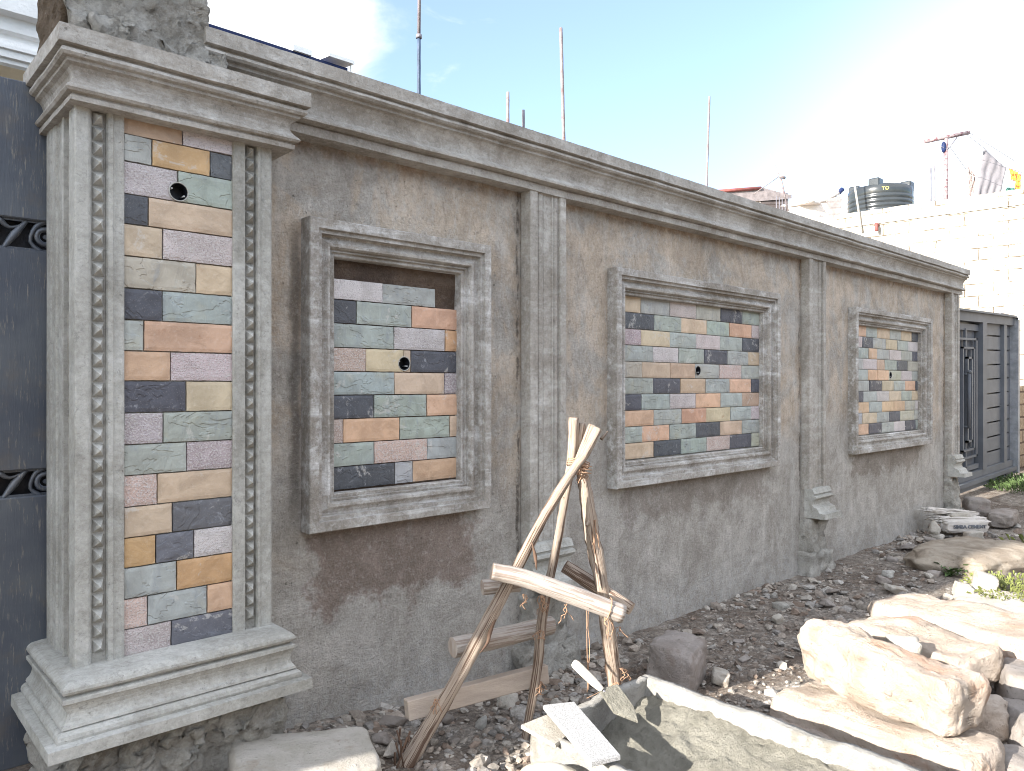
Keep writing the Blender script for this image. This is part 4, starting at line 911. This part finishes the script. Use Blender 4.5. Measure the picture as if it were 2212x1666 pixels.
# clothes line
cl_ = thing('clothes_line_post', (15.62, 4.91, 4.5), 'rusty white T-shaped clothes line post on the roof right of the tank', 'clothes line')
mb = MB(); mb.tube([(15.62, 4.91, 4.3), (15.62, 4.91, 6.14)], .040, 8); post = obj('post', mb, M_POST, cl_)
mb = MB(); mb.tube([(15.33, 5.18, 6.09), (15.95, 4.61, 6.26)], .036, 6); obj('crossbar', mb, M_POST, cl_)
mb = MB(); mb.tube([(15.64, 4.89, 5.93), (15.78, 4.77, 6.17)], .012, 6); obj('brace', mb, M_STEEL, cl_)
mb = MB(); mb.rock((15.58, 4.93, 5.98), (.09, .09, .22), seed=4, sub=2, amp=.1, boxy=.9); obj('tied_bundle', mb, M_BLUE, cl_)
for (a, b2) in (((15.36, 5.15, 6.08), (16.6, 3.6, 5.3)), ((15.6, 4.93, 6.14), (16.4, 4.80, 5.70)), ((15.9, 4.66, 6.24), (16.65, 4.5, 6.04)), ((15.95, 4.61, 6.26), (17.3, 4.2, 5.9))):
    mb = MB(); mb.tube([a, b2], .004, 5); obj('line', mb, M_STEEL, cl_)
def cloth(name, pts, mat, lab, cat, seed=0):
    """pts: 4 corners tl,tr,br,bl; folds added"""
    tl, tr, br, bl = [Vector(p) for p in pts]; n, m_ = 24, 16; mb = MB(); vs = []
    nn = (tr - tl).cross(bl - tl).normalized()
    for j in range(m_ + 1):
        for i in range(n + 1):
            u, v = i / n, j / m_; p = (tl * (1 - u) + tr * u) * (1 - v) + (bl * (1 - u) + br * u) * v
            vs.append(p + nn * (.014 * math.sin(u * 22 + seed + 2 * v) * (.3 + v) + .03 * mn.noise(Vector((u * 5, v * 5, seed)))))
    mb.add(vs, [(j * (n + 1) + i, j * (n + 1) + i + 1, (j + 1) * (n + 1) + i + 1, (j + 1) * (n + 1) + i) for j in range(m_) for i in range(n)], 0, True)
    o = obj(name, mb, mat, label=lab, cat=cat, fixn=False); sm = o.modifiers.new('s', 'SOLIDIFY'); sm.thickness = .006; return o
cloth('hanging_sheet', [(16.61, 4.55, 6.08), (16.92, 4.26, 5.70), (16.80, 4.40, 4.9), (16.46, 4.70, 4.9)], M_CLOTHW, 'large pale sheet drying on the roof right of the post', 'sheet', 1)
cloth('hanging_cloth', [(16.38, 4.77, 5.74), (16.50, 4.66, 5.56), (16.46, 4.69, 5.20), (16.42, 4.73, 5.0)], M_CLOTHD, 'narrow dark patterned cloth hanging left of the pale sheet', 'cloth', 2)
cloth('hanging_cloth', [(16.97, 4.22, 5.70), (17.09, 4.10, 5.62), (17.10, 4.10, 5.42), (17.0, 4.20, 5.50)], M_CLOTHC, 'yellow and red patterned cloth on the line at the right', 'cloth', 3)
cloth('hanging_cloth', [(17.06, 4.13, 5.60), (17.13, 4.06, 5.58), (17.12, 4.07, 5.2), (17.05, 4.14, 5.2)], M_CLOTHC, 'bunched yellow and red cloth hanging lower, near the photo edge', 'cloth', 5)
cloth('hanging_cloth', [(16.93, 4.26, 5.33), (17.06, 4.14, 5.32), (17.06, 4.14, 5.2), (16.93, 4.26, 5.2)], M_CLOTHG, 'dark green cloth lying on the roof edge under the yellow cloth', 'cloth', 6)
# ------------------------------------------------------------------ trestle
tr = thing('pole_trestle', (2.2, 2.1, .05), 'crude trestle of three peeled tree poles tied at the top with log crossbars', 'trestle')
leg1 = [(2.3, 1.987, 1.326), (2.237, 2.005, 1.223), (2.192, 2.019, 1.17), (2.09, 2.072, 1.002), (1.97, 2.128, .777), (1.872, 2.177, .591), (1.763, 2.237, .374), (1.668, 2.298, .192), (1.585, 2.34, .04)]
leg2 = [(2.259, 2.08, 1.37), (2.253, 2.085, 1.216), (2.224, 2.098, 1.039), (2.196, 2.124, .834), (2.158, 2.159, .572), (2.141, 2.175, .347), (2.1, 2.213, .03)]
leg3 = [(2.296, 2.073, 1.347), (2.29, 2.078, 1.224), (2.327, 2.071, 1.032), (2.359, 2.069, .876), (2.397, 2.061, .718), (2.45, 2.066, .493), (2.523, 2.081, .196), (2.55, 2.09, .03)]
for nm, pts, rad, amp in (('leg', leg1, [.019, .019, .019, .020, .022, .025, .025, .028, .036], .24), ('leg', leg2, [.020, .019, .016, .017, .019, .019, .016], .26), ('leg', leg3, [.016, .018, .030, .033, .029, .031, .030, .031], .32)):
    mb = MB(); mb.tube(pts, rad, 18, 0, seed=len(pts) + rad[0] * 100, amp=amp, sub=8)
    if pts is leg3: mb.tube([(2.335, 2.066, 1.0), (2.345, 2.06, .97), (2.300, 2.05, .93)], [.02, .014, .006], 8, 0, sub=3); 
    lg = obj(nm, mb, M_WOOD, tr)
    if pts is leg1:
        rr = random.Random(5); m2 = MB()
        for _ in range(11):
            a = rr.uniform(0, 6.28); x0, y0, z0 = 1.60 + .03 * math.cos(a), 2.335 + .03 * math.sin(a), rr.uniform(.06, .16)
            m2.tube([(x0, y0, z0 + .06), (x0 + rr.uniform(-.02, .02), y0 + rr.uniform(-.02, .02), z0), (x0 + rr.uniform(-.05, .05), y0 + rr.uniform(-.04, .02), z0 - .07)], [.004, .0035, .0015], 5)
        obj('root_fibres', m2, M_BARK, lg); m2 = MB()
        m2.tube([(1.905, 2.150, .63), (1.86, 2.14, .575), (1.83, 2.12, .545), (1.775, 2.10, .525)], [.004, .009, .006, .001], 6, sub=3); obj('loose_bark', m2, M_BARK, lg); m2 = MB()
        m2.tube([(2.02, 2.08, .90), (2.03, 2.07, .84), (2.035, 2.07, .79)], [.002, .008, .001], 6, sub=3)
        obj('loose_bark', m2, M_BARK, lg)
mb = MB(); mb.tube([(2.318, 2.03, 1.338), (2.255, 2.065, 1.175)], [.018, .016], 14, amp=.12, sub=4); obj('short_stake', mb, M_WOOD, tr)
mb = MB(); mb.tube([(2.262, 2.075, 1.36), (2.275, 2.078, 1.21)], [.014, .012], 12, amp=.12, sub=4, seed=3); obj('short_stake', mb, M_WOOD, tr)
mb = MB(); mb.tube([(2.31, 1.98, 1.285), (2.345, 1.975, 1.315)], [.007, .003], 6, amp=.2); obj('twig_stub', mb, M_WOOD, tr)
mb = MB(); mb.tube([(1.862, 2.133, .802), (1.962, 2.067, .772), (2.085, 1.968, .715), (2.262, 1.832, .627)], [.031, .033, .034, .036], 22, seed=2, amp=.09, sub=8); obj('crossbar', mb, M_WOOD2, tr)
mb = MB(); mb.tube([(2.330, 2.20, .735), (2.419, 2.095, .650), (2.467, 1.952, .579)], [.028, .030, .027], 16, seed=7, amp=.10, sub=6); obj('crossbar', mb, M_WOOD, tr)
mb = MB(); mb.tube([(1.885, 2.215, .722), (2.02, 2.15, .725)], [.030, .030], 8, seed=9, amp=.05, sub=2, smooth=False); obj('packing_block', mb, M_WOOD2, tr)
mb = MB(); mb.tube([(1.810, 2.303, .486), (2.04, 2.26, .488), (2.275, 2.225, .492)], [.040, .040, .037], 9, seed=11, amp=.08, sub=4, smooth=False, twist=.3); obj('rung', mb, M_WOOD2, tr)
def plank(mb, a, b2, wd, th, roll):
    a, b2 = Vector(a), Vector(b2); d = (b2 - a).normalized(); s_ = d.cross(Vector((0, 0, 1))).normalized(); up = s_.cross(d)
    s2 = s_ * math.cos(roll) + up * math.sin(roll); u2 = s2.cross(d)
    bm = bmesh.new(); vs = []
    for p in (a, b2):
        for i, j in ((-1, -1), (1, -1), (1, 1), (-1, 1)): vs.append(bm.verts.new(p + s2 * i * th / 2 + u2 * j * wd / 2))
    for f in ((0, 1, 2, 3), (7, 6, 5, 4), (0, 4, 5, 1), (1, 5, 6, 2), (2, 6, 7, 3), (3, 7, 4, 0)): bm.faces.new([vs[k] for k in f])
    bmesh.ops.recalc_face_normals(bm, faces=bm.faces[:]); bmesh.ops.bevel(bm, geom=bm.edges[:], offset=.003, segments=1, affect='EDGES'); mb.bm(bm)
mb = MB(); plank(mb, (1.655, 2.391, .262), (2.240, 2.222, .300), .075, .052, .12); obj('rung', mb, M_SAWN, tr)
# twine lashings
rr = random.Random(8); mb = MB()
def wrap(c, ax, r, n, sp):
    ax = Vector(ax).normalized(); a = ax.orthogonal().normalized(); b2 = ax.cross(a); pts = []
    for k in range(n * 10 + 1):
        t_ = k / 10 * 2 * math.pi; pts.append(Vector(c) + (a * math.cos(t_) + b2 * math.sin(t_)) * (r + rr.uniform(-.001, .001)) + ax * sp * (k / (n * 10) - .5))
    mb = MB(); mb.tube(pts, .0022, 5); obj('lashing', mb, M_TWINE, tr)
wrap((2.245, 2.045, 1.185), (0.4, 0.0, 1), .045, 4, .03); wrap((2.220, 1.866, .647), (.66, -.6, -.33), .043, 1, .008); wrap((2.245, 2.03, 1.165), (.2, .0, 1), .042, 3, .04)
def fray(c, n, L, spread=.03):
    mb = MB()
    for _ in range(n):
        p = Vector(c) + Vector((rr.uniform(-.01, .01), rr.uniform(-.01, .01), 0)); pts = [p.copy()]
        for k in range(5): p = p + Vector((rr.uniform(-spread, spread) * .5, rr.uniform(-spread, spread) * .4, -L / 5 * rr.uniform(.5, 1.3))); pts.append(p.copy())
        mb.tube(pts, .0016, 4, sub=2)
    obj('twine_end', mb, M_TWINE, tr)
fray((2.25, 2.03, 1.17), 8, .06); fray((2.215, 1.87, .62), 3, .10); fray((2.24, 1.99, .62), 2, .30, .01); fray((2.12, 2.0, .66), 3, .07); fray((2.50, 2.03, .48), 4, .05); fray((2.51, 2.04, .30), 6, .06, .05); fray((2.34, 2.04, .95), 4, .12, .02)
fray((2.47, 2.03, .25), 10, .09, .08); fray((2.15, 2.17, .30), 10, .05, .03); fray((1.70, 2.26, .33), 8, .05, .02); fray((1.99, 2.10, .70), 3, .05); fray((2.13, 2.14, .66), 8, .07, .03); fray((2.14, 2.15, .52), 5, .04, .03)
# ------------------------------------------------------------------ mortar trough
tg = thing('mortar_trough', (2.2, 1.3, .05), 'pale cement-caked trough full of wet mortar in front of the trestle', 'trough')
mb = MB(); X0, X1, Y0, Y1 = 1.885, 2.56, .35, 1.945; th = .032
def tw(xa, xb, ya, yb, z0, z1, sd): mb.lump(xa, xb, ya, yb, z0, z1, .014, .009, sd, 14, 0, ridged=False)
tw(X1 - th - .012, X1, Y0, Y1, .05, .29, 1); tw(X0, X0 + th, Y0, Y1, .05, .275, 2); tw(X0 + th, X1 - th, Y1 - th, Y1, .05, .285, 3); tw(X0 + th, X1 - th, Y0, Y0 + th, .05, .28, 4); mb.box(X0 + .01, X1 - .01, Y0 + .01, Y1 - .01, .045, .075)
obj('trough_body', mb, M_TROUGH, tg)
mb = MB(); nx_, ny_ = 60, 140; vs = []
for j in range(ny_ + 1):
    for i in range(nx_ + 1):
        x = X0 + .03 + (X1 - X0 - .065) * i / nx_; y = Y0 + .03 + (Y1 - Y0 - .06) * j / ny_; u = i / nx_
        z = .155 + .075 * max(0, (u - .45) / .55) ** 1.2 - .03 * math.exp(-((u - .35) / .2) ** 2)
        q = Vector((x * 7, y * 5, 2)); z += .022 * mn.noise(q) + .014 * abs(mn.noise(q * 2.7)) + .010 * mn.noise(q * 7) + .006 * abs(mn.noise(q * 15))
        z += .010 * (abs(mn.noise(Vector((x * 22, y * 9, 5)))))
        vs.append((x, y, z))
mb.add(vs, [(j * (nx_ + 1) + i, j * (nx_ + 1) + i + 1, (j + 1) * (nx_ + 1) + i + 1, (j + 1) * (nx_ + 1) + i) for j in range(ny_) for i in range(nx_)], 0, True)
mo = obj('wet_mortar', mb, M_MORTAR, label='wet grey-brown mortar filling the trough', cat='mortar', kind='stuff', fixn=False)
# trowel
tw_ = thing('trowel', (2.22, 1.90, .33), 'trowel with a pale wooden handle, its blade caked with mortar on the trough rim', 'trowel')
mb = MB(); mb.tube([(2.174, 2.008, .418), (2.180, 1.994, .408), (2.205, 1.930, .357), (2.219, 1.896, .330)], [.010, .0185, .017, .010], 16, sub=4); obj('handle', mb, m_simple('worn_pale_wood', (.62, .56, .47), .6, 0, .08), tw_)
mb = MB(); mb.tube([(2.219, 1.896, .330), (2.228, 1.885, .318)], .006, 8); obj('tang', mb, M_STEEL, tw_)
mb = MB(); bl_ = [(2.205, 1.905, .325), (2.290, 1.880, .330), (2.290, 1.800, .268), (2.262, 1.755, .232), (2.205, 1.830, .262)]
bm = bmesh.new(); f = bm.faces.new([bm.verts.new(p) for p in bl_]); r_ = bmesh.ops.extrude_face_region(bm, geom=[f]); bmesh.ops.translate(bm, verts=[v for v in r_['geom'] if isinstance(v, bmesh.types.BMVert)], vec=(0, 0, .012))
bmesh.ops.recalc_face_normals(bm, faces=bm.faces[:]); bmesh.ops.bevel(bm, geom=bm.edges[:], offset=.003, segments=1, affect='EDGES'); mb.bm(bm); obj('blade', mb, M_MORTAR, tw_)
# granite offcuts across the rim
def slabpoly(name, pts, th, mat, lab, cat, grp=None):
    bm = bmesh.new(); f = bm.faces.new([bm.verts.new(p) for p in pts]); f.normal_update()
    if f.normal.z > 0: f.normal_flip()
    r_ = bmesh.ops.extrude_face_region(bm, geom=[f]); bmesh.ops.translate(bm, verts=[v for v in r_['geom'] if isinstance(v, bmesh.types.BMVert)], vec=(0, 0, th))
    bmesh.ops.recalc_face_normals(bm, faces=bm.faces[:]); bmesh.ops.bevel(bm, geom=bm.edges[:], offset=.0025, segments=2, affect='EDGES')
    mb = MB(); mb.bm(bm); return obj(name, mb, mat, label=lab, cat=cat, group=grp)
slabpoly('stone_offcut', [(1.958, 1.957, .312), (2.064, 1.900, .312), (1.905, 1.550, .292), (1.800, 1.585, .292)], .018, M_GRANITE, 'pale speckled granite strip lying across the trough rim', 'stone strip')
slabpoly('stone_offcut', [(1.845, 1.958, .276), (1.990, 1.945, .282), (2.02, 1.83, .262), (1.86, 1.80, .255)], .015, M_PALEST, 'small rough stone piece under the end of the granite strip', 'stone strip')
# ------------------------------------------------------------------ stones
def stone(c, size, rot, seed, mat, lab, sub=5, amp=.10, boxy=.45, freq=1.5, cuts=0, name='stone_block', grp=None):
    mb = MB(); mb.rock(c, size, rot, seed, sub, amp, boxy, freq, cuts); return obj(name, mb, mat, label=lab, cat='stone', group=grp, fixn=False)
def block(a, b2, w0, w1, h0, h1, seed, mat, lab, round0=.75, round1=.35, amp=.10, freq=4.0):
    a, b2 = Vector(a), Vector(b2); ax = (b2 - a); L = ax.length; ax.normalize(); sx = Vector((-ax.y, ax.x, 0)).normalized(); up = ax.cross(sx); 
    if up.z < 0: up = -up
    bm = bmesh.new(); bmesh.ops.create_icosphere(bm, subdivisions=6, radius=1)
    for v in bm.verts:
        d = v.co; u = (d.x + 1) / 2; e = round0 * (1 - u) + round1 * u
        p = Vector([math.copysign(abs(q) ** e, q) for q in d]); p *= (1 / max(abs(p.x), abs(p.y), abs(p.z))) ** (1 - e) * .95
        wd = (w0 + (w1 - w0) * (p.x + 1) / 2) / 2; hh = (h0 + (h1 - h0) * (p.x + 1) / 2) / 2
        P = (a + b2) / 2 + ax * (p.x * L / 2) + sx * (p.y * wd) + up * (p.z * hh)
        q = P * freq + Vector((seed, seed * 2.1, seed * .7)); nn = (sx * p.y + up * p.z + ax * p.x * .6).normalized()
        P += nn * amp * (h0 + h1) / 2 * (1.1 * mn.noise(q) + .5 * mn.noise(q * 2.3) - .35 * abs(mn.noise(q * 4.1)) + .12 * mn.noise(q * 11) - .06 * abs(mn.noise(q * 23)))
        v.co = P
    mb = MB(); mb.bm(bm, 0, True); return obj('stone_block', mb, mat, label=lab, cat='stone', group='pile of quarried stone blocks', fixn=False)
block((3.37, 1.66, .315), (3.19, .90, .285), .29, .26, .30, .215, 3, M_QUARRY, 'large rounded cream stone block on top of the pile beside the trough', .85, .32, .20)
block((3.23, 1.68, .07), (3.17, .80, .07), .40, .38, .20, .22, 8, M_QUARRY, 'long cream block under the largest one, with a reddish shaded side', .45, .45, .14)
block((2.99, 1.70, .03), (2.90, 1.13, .03), .14, .16, .12, .13, 12, M_GREYST, 'low grey shaded stone slab between the trough and the stone pile', .6, .6, .18, 6)
block((4.07, 1.74, .21), (3.88, 1.04, .205), .40, .38, .20, .19, 17, M_QUARRY, 'long flat cream block behind the largest one', .7, .35, .18)
block((3.72, 1.55, .10), (3.53, .92, .10), .36, .32, .24, .26, 21, M_QUARRY, 'reddish block end peeping out between the big block and the flat one', .5, .6, .20)
block((4.82, 1.86, .14), (4.36, .80, .17), .56, .50, .20, .30, 25, M_QUARRY, 'broad flat sunlit block at the right edge of the pile', .7, .5, .16, 3)
block((5.25, 1.82, .05), (4.85, 1.0, .05), .45, .5, .16, .18, 29, M_QUARRY, 'low sunlit slab at the back of the stone pile', .7, .6, .2)
stone((5.60, 1.38, .04), (.9, .7, .14), (0, 0, .3), 31, M_PALEST, 'flat white sunlit rock surface beyond the stone pile', 5, .07, .6, 2.4, grp='pile of quarried stone blocks')
stone((3.72, .78, .02), (.42, .36, .26), (.2, 0, .5), 33, M_GREYST, 'brown shaded boulder in the bottom right corner', 4, .13, .6, 1.5, grp='pile of quarried stone blocks')
stone((3.36, .76, .0), (.34, .30, .20), (.1, 0, 1.1), 35, M_GREYST, 'brown lump at the foot of the long cream block', 4, .13, .6, 1.5, grp='pile of quarried stone blocks')
stone((4.05, .88, .08), (.50, .36, .30), (.1, .1, .3), 37, M_GREYST, 'boulder at the right edge under the broad flat block', 4, .12, .6, 1.5, grp='pile of quarried stone blocks')
stone((3.66, 1.33, .31), (.09, .16, .08), (0, 0, .5), 39, M_PALEST, 'small chip wedged between the two upper blocks', 3, .15, .6, 1.5)
stone((3.10, 2.17, .14), (.36, .25, .26), (.05, .05, .35), 43, m_rockmat('mauve_grey_stone', (.27, .235, .21), (.36, .32, .295), (.24, .19, .16), .015, 8), 'square brown-grey stone in the shade behind the trough', 5, .10, .55, 1.3)
stone((3.26, 2.03, .07), (.15, .09, .08), (.2, .2, .6), 45, M_PALEST, 'small cream stone right of the square grey one', 4, .12, .6, 1.5)
stone((1.215, 2.36, .17), (.52, .34, .20), (.06, .08, -.35), 47, M_PALEST, 'chisel-marked cream stone at the bottom left', 5, .05, .45, 1.6)
stone((1.735, 1.70, .125), (.26, .30, .31), (0, 0, .2), 49, M_ROUNDST, 'smooth round cream stone left of the trough', 5, .03, .85, 1.3)
stone((6.85, 1.93, .08), (1.35, .74, .32), (0, .03, -.15), 51, m_rockmat('brown_boulder_stone', (.27, .22, .17), (.40, .345, .28), (.22, .175, .13), .02, 5), 'large half-buried smooth boulder, half in sun', 5, .13, .7, 1.8)
stone((8.85, 2.25, .16), (.50, .24, .16), (0, 0, .1), 53, M_GREYST, 'grey-brown rock right of the cement sack', 4, .12, .55, 1.6)
stone((9.30, 2.62, .18), (.34, .26, .22), (0, 0, .5), 55, M_GREYST, 'rounded rock at the foot of the last pilaster', 4, .12, .7, 1.6)
stone((5.93, 1.62, .14), (.17, .15, .14), (.3, 0, .5), 57, M_PALEST, 'bright white stone on the grass edge', 4, .12, .55, 1.6)
stone((5.75, 1.70, .10), (.13, .12, .10), (.3, 0, .5), 59, M_PALEST, 'smaller white stone beside the bright one', 4, .12, .55, 1.6)
stone((5.18, 1.46, .15), (.07, .05, .04), (.3, 0, .5), 61, m_simple('dark_purple_stone', (.09, .06, .07), .9), 'dark purple pebble on the flat white rock', 3, .15, .55, 1.6)
rr = random.Random(77)
def hit(D, z):                                               # not used for drawing, only to scatter chunks over the strip of ground
    return None
ch = [(1.75, 2.62, .12), (1.95, 2.55, .10), (1.62, 2.50, .09), (2.30, 2.52, .13), (2.05, 2.42, .08), (2.75, 2.38, .08), (2.52, 2.45, .07), (3.55, 2.42, .09), (3.8, 2.25, .07), (4.35, 2.30, .10), (4.6, 2.42, .11), (4.9, 2.25, .12), (5.2, 2.35, .13), (5.7, 2.20, .10),
      (5.5, 2.05, .16), (5.9, 2.25, .10), (6.1, 2.0, .12), (6.4, 2.4, .10), (7.0, 2.5, .16), (7.4, 2.45, .18), (7.7, 2.5, .14), (4.3, 2.0, .12), (1.50, 2.64, .07), (1.40, 2.58, .09), (1.86, 2.36, .06), (2.43, 2.30, .07), (3.6, 2.1, .07)]
gl = ['flat shard', 'angular chunk', 'pale broken chip', 'crumbly mortar lump', 'brown flake', 'long thin sliver', 'blunt cobble', 'wedge-shaped piece', 'small square piece']
zc = {}
plc = ['near the pillar foot', 'under the trestle', 'between trestle and grey stone', 'below the second panel', 'near the second pilaster foot', 'near the cement sack']
for k, (x, y, s_) in enumerate(ch):
    zone = 0 if x < 1.7 else 1 if x < 2.6 else 2 if x < 3.5 else 3 if x < 5.0 else 4 if x < 6.6 else 5
    q_ = zc.get(zone, 0); zc[zone] = q_ + 1; kind = gl[q_]; mt = (M_GREYST, M_GREYST, M_PALEST, M_ROUGH, M_GREYST, M_GREYST, M_GREYST, M_ROUGH, M_GREYST)[q_]
    stone((x, y, gz(x, y) + s_ * .16), (s_, s_ * rr.uniform(.55, .9), s_ * rr.uniform(.28, .6)), (rr.uniform(-.3, .3), rr.uniform(-.3, .3), rr.uniform(0, 3)), 100 + k, mt, '%s of rubble lying on the shaded ground %s' % (kind, plc[zone]), 3, .22, .6, 1.8, 4, 'rubble_chunk', 'chunks of rubble along the wall')
# gravel: thousands of chips as one object
rng = np.random.default_rng(4)
bases = []
for s_ in range(14):
    bm = bmesh.new(); bmesh.ops.create_icosphere(bm, subdivisions=1, radius=1); rnd = random.Random(s_)
    pl = [(Vector((rnd.uniform(-1, 1), rnd.uniform(-1, 1), rnd.uniform(-1, 1))).normalized(), rnd.uniform(.4, .8)) for _ in range(5)]
    for v in bm.verts:
        p = v.co * (1 + .25 * mn.noise(v.co * 1.5 + Vector((s_, 0, 0))))
        for n_, h in pl:
            e = p.dot(n_) - h
            if e > 0: p = p - n_ * e
        v.co = p
    bm.verts.index_update(); bases.append((np.array([v.co[:] for v in bm.verts]), [[v.index for v in f.verts] for f in bm.faces])); bm.free()
mb = MB(); pal = [(.39, .35, .305), (.33, .285, .245), (.47, .435, .39), (.27, .21, .17), (.36, .31, .265), (.32, .30, .28), (.43, .405, .375)]
N = 9500
for k in range(N):
    if k < 5200:
        x = 1.1 + 7.9 * rng.random() ** 1.35; y = 2.77 - (2.0 if x < 6 else 1.5) * rng.random() ** 1.25
    elif k < 7500: x = 1.2 + 4.5 * rng.random(); y = 1.1 + 1.65 * rng.random()
    else: x = 1.15 + 1.7 * rng.random(); y = 2.0 + .78 * rng.random()
    if 1.86 < x < 2.58 and y < 1.97: continue
    dens = mn.noise(Vector((x * 1.3, y * 1.6, 9)))
    if rng.random() > .62 + dens * 1.1: continue
    s_ = min(.055, .0055 * math.exp(rng.normal() * .75 + .35) * (1 + .12 * x))
    if k >= 8900: s_ = rng.uniform(.016, .034)
    V, Fc = bases[k % 14]
    sc = np.array([s_, s_ * rng.uniform(.5, 1), s_ * rng.uniform(.25, .7)]); a = rng.uniform(0, 6.28); tl_ = rng.normal() * .3
    P = V * sc; P = np.stack([P[:, 0] * math.cos(tl_) - P[:, 2] * math.sin(tl_), P[:, 1], P[:, 0] * math.sin(tl_) + P[:, 2] * math.cos(tl_)], 1)
    P = np.stack([P[:, 0] * math.cos(a) - P[:, 1] * math.sin(a), P[:, 0] * math.sin(a) + P[:, 1] * math.cos(a), P[:, 2]], 1) + np.array([x, y, gz(x, y) + s_ * .25])
    c_ = pal[rng.integers(0, 7)]; j = rng.uniform(.75, 1.2); mb.c = (c_[0] * j, c_[1] * j, c_[2] * j, 1)
    mb.add(P.tolist(), Fc)
obj('gravel', mb, M_GRAVEL, label='loose chips and gravel strewn along the foot of the wall', cat='gravel', kind='stuff', fixn=False)
# ------------------------------------------------------------------ cement sack
bg_ = thing('cement_sack', (8.0, 2.42, .12), 'crumpled empty paper cement sack with printed words lying near the wall end', 'sack')
mb = MB(); mb.rock((8.02, 2.36, .165), (.44, .13, .125), (.0, .0, -.70), 5, 5, .10, .5, 2.0); obj('folded_roll', mb, M_BAG, bg_)
mb = MB(); mb.rock((8.16, 2.47, .20), (.52, .26, .07), (0, .03, -.62), 9, 5, .28, .6, 2.4); obj('open_mouth', mb, M_BAG, bg_)
mb = MB(); mb.rock((8.17, 2.53, .265), (.60, .12, .05), (0, .10, -.58), 13, 5, .35, .6, 2.6); obj('torn_flap', mb, M_BAG, bg_)
ax = Vector((math.cos(-.70), math.sin(-.70), .0)); fr_ = Vector((-math.sin(.70), -math.cos(.70), 0)); up = Vector((0, 0, 1)); c_ = Vector((8.02, 2.36, .168)) + fr_ * .066 + ax * .01
text('SIMBA CEMENT', .046, M_INK, Matrix(((ax.x, up.x, fr_.x, c_.x), (ax.y, up.y, fr_.y, c_.y), (0, 1, 0, c_.z), (0, 0, 0, 1))), 'sack_lettering', bg_, ext=.004)
stone((7.93, 2.26, .10), (.20, .09, .09), (0, 0, -.5), 63, M_PALEST, 'whitish stone leaning against the front of the cement sack', 3, .15, .6)
stone((7.72, 2.52, .15), (.15, .10, .14), (.3, .4, .4), 65, M_PALEST, 'upright pale chunk between the wall and the cement sack', 3, .15, .55, 1.5, 3)
stone((8.17, 2.44, .245), (.27, .09, .06), (0, .05, -.62), 67, M_PALEST, 'flat grey stone weighing down the open cement sack', 3, .12, .5, 1.5, 2)
# ------------------------------------------------------------------ plants
def plant(x, y, n, h, spread, mat, lab, seed, leaf=.05, wid=.35, name='weed', up=.6):
    rnd = random.Random(seed); mb = MB()
    for _ in range(n):
        a = rnd.uniform(0, 6.28); r = spread * math.sqrt(rnd.random()); bx, by = x + r * math.cos(a), y + r * .6 * math.sin(a); b0 = gz(bx, by) + rnd.uniform(0, h * .6)
        L = leaf * rnd.uniform(.6, 1.3); d = Vector((math.cos(a) + rnd.uniform(-.5, .5), math.sin(a) + rnd.uniform(-.5, .5), up * rnd.uniform(.3, 1.6))).normalized(); s_ = d.cross(Vector((0, 0, 1))).normalized() * L * wid
        p = Vector((bx, by, b0)); q = p + d * L; mid = p + d * L * .5 + Vector((0, 0, L * .12)); e = q - Vector((0, 0, L * .25))
        mb.add([p, mid - s_, e, mid + s_], [(0, 1, 2), (0, 2, 3)])
    return obj(name, mb, mat, label=lab, cat='plant', fixn=False)
plant(6.40, 1.92, 170, .10, .20, M_LEAF, 'broad-leaved green weed at the foot of the boulder', 1, .07)
plant(6.05, 1.50, 900, .10, .42, M_LEAFY, 'yellow-green sunlit patch of fine weeds below the boulder', 2, .045, .14, 'weed_patch', 1.2)
plant(11.9, 2.75, 1400, .14, .75, M_LEAF, 'green grass tuft in front of the sliding gate', 3, .08, .10, 'grass_tuft', 1.6)
plant(7.6, 1.75, 60, .10, .25, M_LEAFY, 'small dry tuft of grass on top of the boulder edge', 4, .10, .06, 'grass_tuft', 1.6)
